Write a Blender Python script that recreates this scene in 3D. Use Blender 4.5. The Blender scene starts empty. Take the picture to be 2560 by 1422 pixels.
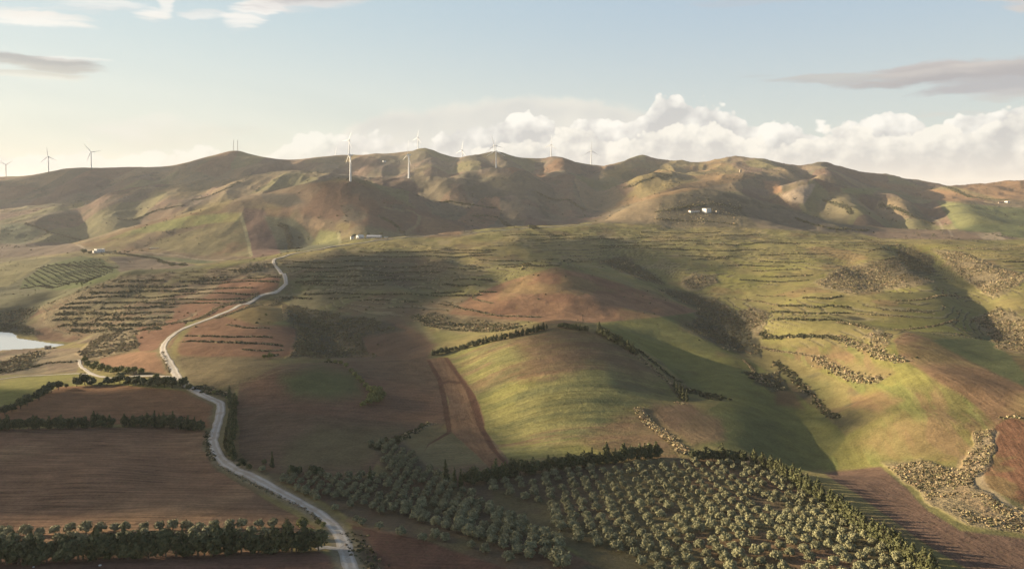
import bpy, math, random
import numpy as np
rad = math.radians
EXPO = 1.40                                      # exposed for the low evening sun
HAZE = 3.6e-5

# ------------------------------------------------------------------ camera, world, sun
F, VH, CX, CZ = 2000.0, 478.0, 1280.0, 200.0     # focal length in photo pixels, horizon row, centre column, camera height
scene = bpy.context.scene
cam_data = bpy.data.cameras.new('camera')
cam_data.sensor_width = 36.0
cam_data.lens = F / 2560 * 36
cam_data.shift_y = -(711 - VH) / 2560
cam_data.clip_start, cam_data.clip_end = 1.0, 90000
cam = bpy.data.objects.new('camera', cam_data)
cam.location = (0, 0, CZ)
cam.rotation_euler = (rad(90), 0, 0)
scene.collection.objects.link(cam)
scene.camera = cam

SUN_EL, SUN_AZ = rad(14.0), rad(-74.0)           # azimuth from +Y towards +X
SUN_DIR = np.array([math.sin(SUN_AZ) * math.cos(SUN_EL), math.cos(SUN_AZ) * math.cos(SUN_EL), math.sin(SUN_EL)])
sl = bpy.data.lights.new('sun', 'SUN')
sl.energy = 5.0
sl.angle = rad(0.5)
sl.color = (1.0, 0.82, 0.56)
sun = bpy.data.objects.new('sun', sl)
from mathutils import Vector
sun.rotation_euler = Vector(tuple(SUN_DIR)).to_track_quat('Z', 'Y').to_euler()
scene.collection.objects.link(sun)

scene.view_settings.view_transform = 'Standard'
scene.view_settings.look = 'None'
scene.view_settings.exposure = EXPO
scene.view_settings.gamma = 1.0
scene.cycles.use_denoising = True
scene.cycles.max_bounces = 5
scene.cycles.diffuse_bounces = 2
scene.cycles.transparent_max_bounces = 12
scene.cycles.volume_bounces = 1
scene.render.film_transparent = False
# ------------------------------------------------------------------ node helpers
class NT:
    """Small builder for maths in a node tree."""
    def __init__(s, tree):
        s.t = tree; s.n = tree.nodes; s.l = tree.links
    def put(s, sock, v):
        if isinstance(v, bpy.types.NodeSocket): s.l.new(v, sock)
        elif v is not None: sock.default_value = v
    def m(s, op, a, b=None, c=None, clamp=False):
        n = s.n.new('ShaderNodeMath'); n.operation = op; n.use_clamp = clamp
        s.put(n.inputs[0], a)
        if b is not None: s.put(n.inputs[1], b)
        if c is not None: s.put(n.inputs[2], c)
        return n.outputs[0]
    def ss(s, x, a, b):                       # smoothstep a..b -> 0..1
        n = s.n.new('ShaderNodeMapRange'); n.interpolation_type = 'SMOOTHSTEP'
        s.put(n.inputs[0], x); s.put(n.inputs[1], a); s.put(n.inputs[2], b)
        n.inputs[3].default_value = 0.0; n.inputs[4].default_value = 1.0
        return n.outputs[0]
    def xyz(s, x, y, z):
        n = s.n.new('ShaderNodeCombineXYZ'); s.put(n.inputs[0], x); s.put(n.inputs[1], y); s.put(n.inputs[2], z); return n.outputs[0]
    def sep(s, v):
        n = s.n.new('ShaderNodeSeparateXYZ'); s.l.new(v, n.inputs[0]); return n.outputs
    def noise(s, v, scale, detail=4, rough=0.55, lac=2.0, dist=0.0, col=False, dim='3D'):
        n = s.n.new('ShaderNodeTexNoise'); n.noise_dimensions = dim; s.l.new(v, n.inputs['Vector'])
        n.inputs['Scale'].default_value = scale; n.inputs['Detail'].default_value = detail
        n.inputs['Roughness'].default_value = rough; n.inputs['Lacunarity'].default_value = lac; n.inputs['Distortion'].default_value = dist
        return n.outputs['Color' if col else 'Fac']
    def voro(s, v, scale, detail=2, rough=0.5, smooth=0.6):
        n = s.n.new('ShaderNodeTexVoronoi'); n.feature = 'SMOOTH_F1'; n.normalize = True; n.voronoi_dimensions = '2D'; s.l.new(v, n.inputs['Vector'])
        n.inputs['Scale'].default_value = scale; n.inputs['Detail'].default_value = detail
        n.inputs['Roughness'].default_value = rough; n.inputs['Smoothness'].default_value = smooth
        return n.outputs['Distance']
    def mix(s, f, a, b, mode='MIX'):
        n = s.n.new('ShaderNodeMix'); n.data_type = 'RGBA'; n.blend_type = mode
        s.put(n.inputs[0], f)
        for k, v in ((6, a), (7, b)):
            if isinstance(v, bpy.types.NodeSocket): s.l.new(v, n.inputs[k])
            else: n.inputs[k].default_value = (*v, 1.0) if len(v) == 3 else v
        return n.outputs[2]
    def ramp(s, x, pts):                      # piecewise-linear float function through a colour ramp; pts = [(x, y)], x in 0..1
        n = s.n.new('ShaderNodeFloatCurve'); s.put(n.inputs['Value'], x)
        c = n.mapping.curves[0]
        c.points[0].location = pts[0]; c.points[1].location = pts[-1]
        for p in pts[1:-1]: c.points.new(*p)
        for p in c.points: p.handle_type = 'AUTO_CLAMPED'
        n.mapping.update()
        return n.outputs[0]

# ------------------------------------------------------------------ sky: Nishita plus clouds placed by compass direction and elevation
world = bpy.data.worlds.new('World'); scene.world = world; world.use_nodes = True
wt = NT(world.node_tree); wt.n.clear()
SKY_STRENGTH = 0.07
tc = wt.n.new('ShaderNodeTexCoord').outputs['Generated']
sky = wt.n.new('ShaderNodeTexSky'); sky.sky_type = 'NISHITA'; sky.sun_disc = False
sky.sun_elevation = SUN_EL; sky.sun_rotation = SUN_AZ
sky.altitude = 300; sky.air_density = 1.0; sky.dust_density = 2.2; sky.ozone_density = 1.3
dx, dy, dz = wt.sep(tc)
hor = wt.m('SQRT', wt.m('ADD', wt.m('MULTIPLY', dx, dx), wt.m('MULTIPLY', dy, dy)))
az = wt.m('ARCTAN2', dx, dy)                  # radians, 0 straight ahead
el = wt.m('DIVIDE', dz, wt.m('MAXIMUM', hor, 1e-3))
P = wt.xyz(az, el, 0.0)
PX = lambda px: math.atan((px - CX) / F)
def EL(px, v): return (VH - v) / F * math.cos(PX(px))
AZ0, AZ1 = -0.9, 0.9
azn = wt.m('DIVIDE', wt.m('SUBTRACT', az, AZ0), AZ1 - AZ0)
def env(pts, up=0):                                 # cloud-top line: elevation over azimuth, drawn through directions
    p = [((PX(px) - AZ0) / (AZ1 - AZ0), EL(px, v - up) * 4.0) for px, v in pts]
    p = [(0.0, p[0][1])] + p + [(1.0, p[-1][1])]
    return wt.m('DIVIDE', wt.ramp(azn, p), 4.0)
K = 1.0 / SKY_STRENGTH / 2 ** EXPO
def col(r, g, b, k=1.0): return (r * K * k, g * K * k, b * K * k)
def lin(r, g, b):
    f = lambda c: (c / 255 / 12.92) if c <= 10 else ((c / 255 + 0.055) / 1.055) ** 2.4
    return (f(r), f(g), f(b))
# clear-sky tint: Nishita pulled towards the pale blue-to-cream of a late afternoon with thin high haze
tel = wt.ss(el, -0.02, 0.26)
side = wt.ss(az, -0.55, 0.35)
lowc = wt.mix(side, col(*lin(226, 228, 217)), col(*lin(212, 219, 214)))
highc = wt.mix(side, col(*lin(194, 214, 219)), col(*lin(180, 201, 217)))
grad = wt.mix(wt.ramp(tel, [(0, 0), (0.35, 0.20), (0.7, 0.58), (1, 1)]), lowc, highc)
inview = wt.m('MULTIPLY', wt.ss(el, 0.55, 0.26), wt.m('MULTIPLY', wt.ss(az, -1.2, -0.8), wt.ss(az, 1.2, 0.8)))
base = wt.mix(wt.m('MULTIPLY', inview, 0.85), sky.outputs[0], grad)
cur = base
# warp shared by the clouds
wn = wt.noise(P, 9.0, 4, 0.6, col=True, dim='2D')
wv = wt.n.new('ShaderNodeVectorMath'); wv.operation = 'SUBTRACT'; wt.l.new(wn, wv.inputs[0]); wv.inputs[1].default_value = (0.5, 0.5, 0.5)
def warped(amount, sx=1.0, sy=1.0, ox=0.0, oy=0.0):
    a = wt.n.new('ShaderNodeVectorMath'); a.operation = 'MULTIPLY_ADD'
    wt.l.new(wv.outputs[0], a.inputs[0]); a.inputs[1].default_value = (amount, amount, 0); wt.l.new(P, a.inputs[2])
    b = wt.n.new('ShaderNodeVectorMath'); b.operation = 'MULTIPLY_ADD'
    wt.l.new(a.outputs[0], b.inputs[0]); b.inputs[1].default_value = (sx, sy, 1); b.inputs[2].default_value = (ox, oy, 0)
    return b.outputs[0]
# --- long flat streak clouds: (px, v, half width px, half height px, tilt, opacity, colour top, colour bottom)
def streak(px, v, w, h, tilt, op, ca, cb, soft=0.9, ns=(7, 60)):
    global cur
    a0, e0 = PX(px), EL(px, v)
    c2 = math.cos(a0) ** 2
    Q = wt.sep(warped(0.03 * h / 40 + 0.006))
    x = wt.m('SUBTRACT', Q[0], a0); y = wt.m('SUBTRACT', wt.m('SUBTRACT', Q[1], e0), wt.m('MULTIPLY', x, tilt))
    h = h * 1.4
    X = wt.m('DIVIDE', x, w / F * c2); Y = wt.m('DIVIDE', y, h / F * math.cos(a0))
    r = wt.m('ADD', wt.m('MULTIPLY', X, X), wt.m('MULTIPLY', Y, Y))
    n = wt.noise(warped(0.02, ns[0], ns[1], px * 0.013, v * 0.07), 1.0, 3, 0.6, dim='2D')
    d = wt.m('SUBTRACT', wt.m('ADD', 1.0, wt.m('MULTIPLY', wt.m('SUBTRACT', n, 0.5), 2.9)), r)
    al = wt.m('MULTIPLY', wt.ss(d, 0.0, soft), op)
    cc = wt.mix(wt.ss(wt.m('ADD', Y, wt.m('MULTIPLY', wt.m('SUBTRACT', n, 0.5), 2.0)), -0.7, 0.7), col(*lin(*cb)), col(*lin(*ca)))
    cur = wt.mix(al, cur, cc)
W1, W2 = (250, 246, 240), (222, 216, 210)
streak(60, 38, 170, 22, -0.05, 0.85, (246, 240, 232), (252, 249, 242))
streak(250, 22, 150, 16, 0.05, 0.6, W1, (228, 228, 226))
streak(375, 45, 62, 16, 0.12, 0.85, W1, (250, 244, 236))
streak(415, 15, 30, 26, -0.3, 0.7, W1, W1)
streak(510, 38, 70, 10, 0.05, 0.6, (236, 234, 230), W1)
streak(640, 22, 90, 34, 0.55, 0.85, W1, W1)
streak(760, 2, 190, 20, 0.12, 0.85, (190, 186, 188), (226, 224, 222))
streak(100, 160, 190, 16, -0.05, 0.75, (168, 166, 166), (196, 192, 184))
streak(70, 186, 170, 9, -0.02, 0.6, (214, 210, 198), (238, 234, 220))
streak(170, 148, 130, 7, 0.0, 0.5, W1, (226, 224, 218))
streak(2420, 180, 420, 24, 0.02, 0.95, (196, 192, 190), (170, 168, 172))
streak(2080, 195, 190, 10, 0.02, 0.75, (194, 192, 188), (186, 186, 186))
streak(2520, 200, 250, 26, 0.02, 0.8, (180, 178, 180), (176, 174, 180))
streak(2540, 238, 200, 13, 0.02, 0.75, (196, 196, 196), (196, 194, 192))
streak(2560, 8, 140, 22, -0.25, 0.7, (206, 198, 194), (214, 206, 200))
streak(2330, 286, 170, 8, 0.0, 0.6, (208, 208, 204), (212, 210, 204))
streak(2300, 166, 150, 9, 0.0, 0.8, (200, 196, 194), (184, 181, 182))
streak(2450, 168, 140, 8, 0.0, 0.7, (206, 201, 197), (186, 183, 184))
streak(1900, 192, 60, 4, 0.0, 0.35, (190, 194, 194), (190, 194, 194))
streak(1860, 2, 160, 8, 0.0, 0.35, (190, 194, 200), (190, 194, 200))
# --- broad pale banks
streak(430, 330, 190, 40, 0.0, 0.65, (240, 236, 226), (226, 224, 210), 1.2, (5, 18))
streak(590, 325, 130, 14, 0.0, 0.55, (216, 217, 208), (224, 222, 208), 1.2, (6, 30))
# --- cumulus: a line of tops; below it billows lit from the left
def cumulus(line, depth, ns, op, lit, shade, seed, edge=0.022, relief=1.0, fade=(0.0, 0.04), foot=(210, 209, 204), soft=0.0040):
    global cur
    p0 = warped(0.006, ns, ns * 1.15, seed, seed * 0.37)
    e = env(line, 24 if relief > 0.5 else 6); below = wt.m('SUBTRACT', e, el)                   # > 0 under the line
    if relief < 0.3:
        b0 = wt.noise(p0, 1.0, 3, 0.6, dim='2D'); rel = 0.0; q = b0
    else:
        off = wt.n.new('ShaderNodeVectorMath'); off.operation = 'ADD'; wt.l.new(p0, off.inputs[0]); off.inputs[1].default_value = (-0.20, 0.17, 0.0)
        b0 = wt.voro(p0, 1.0, 3.0, 0.60, 0.35); b1 = wt.voro(off.outputs[0], 1.0, 3.0, 0.60, 0.35)
        rel = wt.m('MULTIPLY', wt.m('SUBTRACT', b1, b0), 3.0 * relief)
    dens = wt.m('ADD', below, wt.m('MULTIPLY', wt.m('SUBTRACT', 0.30 if relief > 0.5 else 0.5, b0), edge))
    al = wt.m('MULTIPLY', wt.ss(dens, 0.0, soft), wt.m('MULTIPLY', wt.ss(el, fade[0], fade[1]), op))
    top = wt.ss(below, depth, 0.0)
    big = wt.noise(warped(0.0, 15, 20, seed * 2.1, 3.0), 1.0, 2, 0.5, dim='2D')
    L = wt.m('ADD', wt.m('ADD', 0.10, rel), wt.m('MULTIPLY', wt.m('ADD', top, wt.m('MULTIPLY', wt.m('SUBTRACT', big, 0.48), 2.0)), 0.75), clamp=True)
    c = wt.mix(L, col(*lin(*shade)), col(*lin(*lit)))
    c = wt.mix(wt.ss(el, 0.05, -0.005), c, col(*lin(*foot)))
    if relief > 0.5: al = wt.m('MULTIPLY', al, wt.m('ADD', 0.55, wt.m('MULTIPLY', wt.ss(az, -0.30, 0.02), 0.45)))
    cur = wt.mix(al, cur, c)
# grey sheet behind
cumulus([(780, 400), (860, 330), (960, 280), (1080, 262), (1200, 250), (1290, 240), (1400, 250), (1560, 258), (1640, 268), (1720, 330), (1800, 420)], 0.02, 16, 0.82, (236, 232, 222), (214, 214, 210), 4.0, 0.030, 0.25, (-0.01, 0.03), (232, 229, 218), 0.012)
cumulus([(-200, 420), (60, 408), (200, 395), (300, 410), (500, 410), (640, 405), (720, 380), (760, 365), (800, 372), (860, 350), (900, 352), (960, 372), (1060, 370), (1100, 345), (1150, 338), (1220, 330), (1260, 318), (1300, 300), (1340, 318), (1400, 330), (1440, 318), (1490, 300), (1530, 325), (1600, 300), (1640, 262), (1690, 245), (1730, 262), (1770, 262), (1800, 282), (1840, 300), (1880, 325), (1950, 330), (2060, 335), (2120, 318), (2160, 315), (2220, 300), (2330, 330), (2400, 300), (2460, 300), (2540, 278), (2700, 290)],
        0.034, 16, 0.95, (254, 251, 243), (196, 198, 199), 11.0, 0.075, 1.0, (-0.02, 0.02), (208, 206, 202))
cumulus([(-200, 470), (700, 440), (1180, 400), (1300, 380), (1420, 350), (1480, 345), (1540, 380), (1640, 340), (1720, 330), (1790, 330), (1860, 370), (1960, 380), (2080, 350), (2130, 332), (2200, 350), (2300, 350), (2350, 340), (2420, 350), (2540, 310), (2700, 330)],
        0.036, 21, 0.85, (251, 247, 236), (197, 198, 198), 23.0, 0.065, 1.0, (-0.02, 0.02), (206, 204, 201))
bg = wt.n.new('ShaderNodeBackground'); wt.l.new(cur, bg.inputs[0]); bg.inputs[1].default_value = SKY_STRENGTH
out = wt.n.new('ShaderNodeOutputWorld'); wt.l.new(bg.outputs[0], out.inputs[0])
world.cycles.sampling_method = 'MANUAL'; world.cycles.sample_map_resolution = 256
# ------------------------------------------------------------------ numpy noise
def _hash(ix, iy, seed):
    h = (ix.astype(np.int64) * 374761393 + iy.astype(np.int64) * 668265263 + seed * 1442695041) & 0xFFFFFFFF
    h = ((h ^ (h >> 13)) * 1274126177) & 0xFFFFFFFF
    return ((h ^ (h >> 16)) & 0xFFFF) / 65535.0
def vnoise(x, y, seed=0):
    ix, iy = np.floor(x), np.floor(y); fx, fy = x - ix, y - iy
    fx = fx * fx * fx * (fx * (fx * 6 - 15) + 10); fy = fy * fy * fy * (fy * (fy * 6 - 15) + 10)
    a, b = _hash(ix, iy, seed), _hash(ix + 1, iy, seed)
    c, d = _hash(ix, iy + 1, seed), _hash(ix + 1, iy + 1, seed)
    return (a + (b - a) * fx) * (1 - fy) + (c + (d - c) * fx) * fy
def fbm(x, y, octaves=4, seed=0, gain=0.5, ridged=False):
    out, amp, tot = 0.0, 1.0, 0.0
    c, s = math.cos(0.7), math.sin(0.7)
    for o in range(octaves):
        n = vnoise(x, y, seed + o * 17)
        out = out + amp * ((1 - np.abs(2 * n - 1)) if ridged else n); tot += amp; amp *= gain
        x, y = (c * x - s * y) * 2.03 + 7.1, (s * x + c * y) * 2.03 + 3.7
    return out / tot
def sstep(x, a, b):
    t = np.clip((x - a) / (b - a), 0, 1); return t * t * (3 - 2 * t)

# ------------------------------------------------------------------ terrain: heights surveyed as (bearing, distance, height)
CP = []                                           # (u, ln D, q = drop per metre of distance)
def cp(px, v, D): CP.append(((px - CX) / F, math.log(D), -(v - VH) / F))
def cpz(px, D, z): CP.append(((px - CX) / F, math.log(D), z / D))   # z relative to the camera
def crest(pts, drop=12.0, back=1.10, dips=True):
    for px, v, D in pts:
        cp(px, v, D)
        if dips: cpz(px, D * back, -(v - VH) / F * D - drop)
for px in (-700, -200, 300, 800, 1300, 1800, 2300, 2800, 3300):
    for D, z in ((110, -121), (180, -121), (265, -122), (320, -127)):
        cpz(px, D, z)
# near bowl, centre and right
for px, tab in {
    700: ((370, -127), (450, -130), (560, -132), (700, -131), (850, -126), (1050, -112)),
    1000: ((370, -129), (450, -134), (560, -138), (700, -139), (850, -136), (1050, -126), (1250, -108)),
    1250: ((370, -129), (420, -131)),
    1500: ((370, -129), (420, -132)),
    1800: ((370, -130), (430, -134), (520, -139), (620, -141), (760, -145), (900, -148), (1050, -141), (1250, -118), (1450, -95)),
    2050: ((370, -134), (440, -142), (540, -143), (650, -138), (800, -132), (950, -126), (1150, -112), (1400, -96)),
    2300: ((350, -131), (420, -132), (520, -126), (650, -125), (800, -126), (950, -120), (1150, -106), (1350, -92)),
    2560: ((330, -124), (420, -123), (520, -119), (650, -121), (780, -124), (900, -119), (1100, -103), (1300, -89)),
    3000: ((330, -118), (520, -110), (780, -105), (1100, -95), (1300, -84)),
}.items():
    for D, z in tab: cpz(px, D, z)
# left side: fields, lane, slope to the lake
for px, v, D in ((0, 1250, 335), (0, 1100, 425), (0, 1000, 520), (250, 1180, 365), (250, 1000, 530), (500, 1180, 372), (500, 1080, 445), (560, 1000, 520), (440, 940, 590), (430, 870, 670), (520, 800, 820),
                 (700, 735, 990), (250, 940, 610), (100, 905, 720), (0, 920, 690), (250, 900, 700), (380, 850, 760), (330, 800, 870), (400, 740, 1020), (200, 845, 900), (550, 740, 980), (620, 700, 1080),
                 (-300, 920, 690), (-300, 1100, 425), (-700, 1100, 425), (-700, 900, 720)): cp(px, v, D)
LAKE_Z = -168.0
for px, D in ((0, 860), (100, 880), (60, 930), (-150, 900), (-400, 900), (-700, 950), (0, 985), (-300, 1050)): cpz(px, D, LAKE_Z - 5)
for px, D in ((110, 1000), (20, 1080), (60, 1200), (-50, 1300)): cpz(px, D, LAKE_Z + 5)
# middle ridge with the road, crest then the hidden drop behind
crest([(700, 640, 1290), (760, 628, 1330), (860, 612, 1400), (960, 600, 1480), (1060, 590, 1540), (1200, 580, 1600), (1300, 572, 1650), (1400, 566, 1680), (1480, 560, 1700)], 10, 1.12)
crest([(1600, 558, 1720), (1700, 561, 1720), (1830, 565, 1700)], 0, 1.1, False)
crest([(1950, 573, 1670), (2100, 590, 1600), (2250, 598, 1550), (2400, 597, 1500), (2560, 605, 1450), (2900, 600, 1450)], 12, 1.12)
crest([(620, 650, 1250), (540, 662, 1200), (480, 672, 1180), (400, 681, 1160), (290, 690, 1130), (200, 715, 1100), (130, 755, 1060)], 10, 1.1)
# green hill with the conifer crest
crest([(1090, 884, 640), (1180, 858, 665), (1290, 832, 690), (1400, 822, 700), (1490, 828, 690), (1570, 862, 660), (1650, 930, 610), (1700, 1000, 545)], 7, 1.13)
for px, v, D in ((1400, 880, 610), (1400, 960, 545), (1400, 1050, 475), (1250, 930, 570), (1280, 1060, 465), (1550, 960, 550), (1600, 1060, 475), (1130, 960, 560), (1100, 1050, 480)): cp(px, v, D)
# brown cone
for px, v, D in ((1140, 780, 870), (1250, 725, 1000), (1390, 674, 1070), (1400, 730, 960), (1400, 790, 850), (1500, 700, 1020), (1650, 755, 960), (1560, 790, 860), (1390, 655, 1180), (1250, 650, 1230)): cp(px, v, D)
# valley behind the middle ridge and its far slopes
for px, v, D in ((700, 622, 1800), (800, 602, 1950), (600, 640, 1780), (450, 652, 1750), (300, 655, 1700), (250, 630, 1850), (210, 641, 1700), (160, 660, 1580), (70, 715, 1400), (290, 680, 1450), (100, 640, 1950), (0, 660, 1850), (-300, 660, 1850),
                 (1000, 600, 1950), (1250, 588, 2050), (920, 592, 1800),
                 (350, 610, 1950), (500, 580, 2000), (600, 540, 2080), (700, 560, 2020), (800, 520, 2110), (850, 480, 2190), (900, 560, 1960), (1000, 500, 2230), (1100, 540, 2150), (1250, 560, 2200), (1400, 540, 2350), (1480, 540, 2400), (1560, 500, 2750)): cp(px, v, D)
crest([(200, 607, 2050), (300, 577, 2130), (400, 547, 2190), (480, 522, 2225), (600, 492, 2250), (750, 462, 2260), (870, 445, 2260), (930, 458, 2300)], 25, 1.13)
crest([(-200, 560, 2900), (0, 537, 2900), (100, 517, 2950), (210, 505, 3000), (330, 478, 3050), (460, 462, 3100), (620, 443, 3150), (780, 430, 3200)], 20, 1.10)
crest([(960, 446, 2850), (1022, 443, 2880), (1100, 441, 2950), (1180, 432, 3000), (1240, 420, 3050), (1330, 426, 3050)], 14, 1.10)
for px, v, D in ((100, 580, 2400), (250, 550, 2550), (420, 510, 2700), (1100, 490, 2550), (1250, 480, 2600), (1400, 460, 2900), (1500, 500, 2800), (1500, 450, 3500), (1440, 440, 3300),
                 (100, 470, 3750), (300, 445, 3850), (480, 425, 3900), (600, 408, 3950), (-200, 480, 3800), (780, 412, 3900), (960, 405, 3800), (1050, 400, 3900)): cp(px, v, D)
crest([(-600, 450, 4300), (-200, 446, 4300), (0, 443, 4300), (40, 437, 4300), (70, 440, 4300), (120, 430, 4300), (160, 420, 4300), (260, 420, 4300), (340, 415, 4300), (390, 420, 4300), (470, 407, 4300), (530, 390, 4250), (590, 381, 4250), (620, 385, 4250), (655, 395, 4300), (780, 397, 4350),
       (860, 388, 4350), (900, 388, 4350), (940, 394, 4350), (990, 383, 4300), (1045, 376, 4250), (1090, 382, 4250), (1160, 403, 4300), (1200, 396, 4250), (1240, 391, 4200), (1290, 396, 4200), (1370, 396, 4200), (1410, 400, 4200), (1460, 408, 4200), (1500, 413, 4200),
       (1540, 410, 4100), (1600, 400, 4000), (1660, 398, 3950), (1740, 402, 3900), (1790, 402, 3850), (1815, 398, 3800), (1860, 397, 3800), (1900, 402, 3800), (1945, 413, 3800), (2000, 417, 3750), (2040, 418, 3700), (2080, 413, 3650), (2110, 415, 3650), (2150, 425, 3650),
       (2250, 441, 3650), (2350, 462, 3700), (2400, 469, 3800), (2450, 463, 3500), (2500, 448, 3300), (2560, 442, 3250), (2750, 440, 3250), (3200, 450, 3300)], 60, 1.14)
for px in (-700, 0, 700, 1300, 1900, 2600, 3200): cpz(px, 7500, -60)
for px in (-700, 0, 700, 1300, 1900, 2600, 3200): cpz(px, 14000, -150)
# right: hill with the white farm, spurs below the far ridge
crest([(1480, 552, 1800), (1560, 521, 1950), (1640, 492, 2050), (1700, 478, 2100), (1760, 474, 2120), (1850, 488, 2100), (1950, 516, 2030)], 22, 1.10)
for px, v, D in ((1770, 528, 1850), (1600, 545, 1790), (1900, 548, 1800), (2050, 560, 1900), (1640, 455, 2800), (1560, 470, 2900), (1700, 449, 2850), (1850, 432, 2900), (1930, 442, 2900), (1900, 420, 3350), (1950, 470, 2600), (2030, 460, 2650), (1980, 495, 2450),
                 (2100, 478, 2650), (2130, 520, 2350), (2060, 530, 2250), (2000, 540, 2200), (2140, 565, 2000), (2250, 500, 2600), (2250, 560, 2100), (2400, 520, 2500), (2560, 520, 2500), (2560, 575, 1900), (2400, 578, 1900), (2250, 458, 3300), (2400, 485, 3000), (2560, 485, 2900), (2800, 520, 2500)): cp(px, v, D)

CP = np.array(CP)
C_SOFT = 0.035
def _basis(u, s, P):
    du = u[:, None] - P[None, :, 0]; ds = s[:, None] - P[None, :, 1]
    return np.sqrt(du * du + ds * ds + C_SOFT ** 2)
_n = len(CP)
_A = np.zeros((_n + 3, _n + 3)); _A[:_n, :_n] = _basis(CP[:, 0], CP[:, 1], CP) + np.eye(_n) * -0.002
_A[:_n, _n:] = np.c_[np.ones(_n), CP[:, 0], CP[:, 1]]; _A[_n:, :_n] = _A[:_n, _n:].T
_W = np.linalg.solve(_A, np.r_[CP[:, 2], 0, 0, 0])
# coarse lattice over (u, ln D), read by bilinear-cubic lookup
U0, U1, S0, S1 = -0.95, 0.95, math.log(100.0), math.log(15000.0)
NU, NS = 420, 620
_gu, _gs = np.meshgrid(np.linspace(U0, U1, NU), np.linspace(S0, S1, NS))
_q = np.empty(_gu.size); _fu, _fs = _gu.ravel(), _gs.ravel()
for i in range(0, _fu.size, 20000):
    _q[i:i + 20000] = _basis(_fu[i:i + 20000], _fs[i:i + 20000], CP) @ _W[:_n] + _W[_n] + _W[_n + 1] * _fu[i:i + 20000] + _W[_n + 2] * _fs[i:i + 20000]
_q = _q.reshape(NS, NU)
def q_base(u, s):
    fu = np.clip((u - U0) / (U1 - U0) * (NU - 1), 0, NU - 1.001); fs = np.clip((s - S0) / (S1 - S0) * (NS - 1), 0, NS - 1.001)
    iu, is_ = fu.astype(int), fs.astype(int); a, b = fu - iu, fs - is_
    return (_q[is_, iu] * (1 - a) + _q[is_, iu + 1] * a) * (1 - b) + (_q[is_ + 1, iu] * (1 - a) + _q[is_ + 1, iu + 1] * a) * b

# landforms added in world metres: polylines (photo bearing + distance) with a width and a height; + is a spur, - a gully
FORMS = []
def wxy(px, D): return ((px - CX) / F * D, D)
def form(pts, width, height): FORMS.append(([wxy(px, D) for px, D in pts], width, height))
exec_forms = True
# gullies and spurs of the near plateau
form([(1560, 1330), (1640, 1180), (1700, 1060), (1760, 960), (1800, 880), (1850, 780), (1920, 690), (1990, 590), (2060, 500), (2080, 430)], 36, -7.5)
form([(730, 1000), (780, 900), (820, 800), (880, 720)], 45, -10)
form([(2260, 1350), (2330, 1180), (2400, 1050), (2440, 900), (2500, 760), (2560, 680)], 30, -10)
form([(2100, 1250), (2180, 1120), (2210, 1000)], 35, -6)
form([(1950, 830), (2100, 760), (2240, 690), (2300, 600)], 35, 5)
form([(2180, 620), (2260, 560), (2380, 500)], 25, 4)
form([(2120, 520), (2200, 480), (2300, 450)], 22, 3.5)
form([(1500, 900), (1650, 860), (1760, 800), (1830, 720)], 30, 4)
form([(1120, 640), (1160, 560), (1230, 480), (1260, 430)], 22, -3)
form([(620, 560), (760, 560), (900, 540)], 60, 4)
form([(850, 1180), (900, 1080), (1000, 980)], 35, 6)
form([(1100, 1180), (1160, 1080), (1180, 980)], 26, 5)
form([(1390, 1085), (1395, 1000), (1405, 900)], 55, 7)
form([(1400, 700), (1410, 620), (1420, 520)], 60, 5)
form([(300, 1120), (420, 1130), (560, 1150)], 50, 6)
form([(150, 1000), (300, 960)], 60, 5)
# far gullies, running down the faces
rng_f = random.Random(5)
for a in ((600, 4150, 560, 3500), (720, 4200, 700, 3500), (860, 4200, 900, 3500), (1000, 4150, 960, 3500), (1130, 4150, 1120, 3350), (1220, 4000, 1240, 3300), (1330, 4050, 1360, 3400), (1480, 4100, 1500, 3000), (1500, 3000, 1490, 2400),
          (1340, 3200, 1380, 2400), (1200, 2900, 1240, 2300), (1050, 2700, 1130, 2200), (300, 4150, 250, 3500), (120, 4100, 60, 3500), (420, 4150, 400, 3500), (200, 2900, 220, 2400), (350, 2900, 380, 2500), (520, 3000, 500, 2500),
          (720, 2150, 760, 1950), (640, 2160, 690, 1900), (960, 2250, 1000, 1950), (1640, 3800, 1560, 3000), (1760, 3600, 1700, 3100), (2000, 3500, 1990, 2700), (2160, 3500, 2200, 2700), (2290, 3400, 2330, 2600), (2060, 2500, 2090, 2150), (2180, 2500, 2240, 2100), (2330, 2450, 2350, 2050), (1900, 2700, 1960, 2200)):
    form([(a[0], a[1]), ((a[0] + a[2]) / 2 + rng_f.uniform(-25, 25), (a[1] + a[3]) / 2), (a[2], a[3])], rng_f.uniform(45, 80), -rng_f.uniform(14, 26) * (1.0 if a[1] > 2300 else 0.45))
for a in ((1590, 3900, 1540, 3300), (1700, 3300, 1600, 2800), (2045, 3550, 2080, 2900), (2030, 2650, 2000, 2450), (2120, 2650, 2110, 2200), (2240, 2600, 2280, 2200), (1240, 4100, 1200, 3400), (1400, 4100, 1420, 3400), (1060, 4150, 1080, 3500), (590, 4200, 600, 3700), (2390, 2600, 2420, 2050)):
    form([(a[0], a[1]), ((a[0] + a[2]) / 2, (a[1] + a[3]) / 2), (a[2], a[3])], 70, 16)
def seg_dist2(x, y, pts):
    best = np.full(x.shape, 1e18)
    for (ax, ay), (bx, by) in zip(pts[:-1], pts[1:]):
        L = (bx - ax) ** 2 + (by - ay) ** 2
        t = np.clip(((x - ax) * (bx - ax) + (y - ay) * (by - ay)) / L, 0, 1)
        best = np.minimum(best, (x - ax - t * (bx - ax)) ** 2 + (y - ay - t * (by - ay)) ** 2)
    return best
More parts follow.
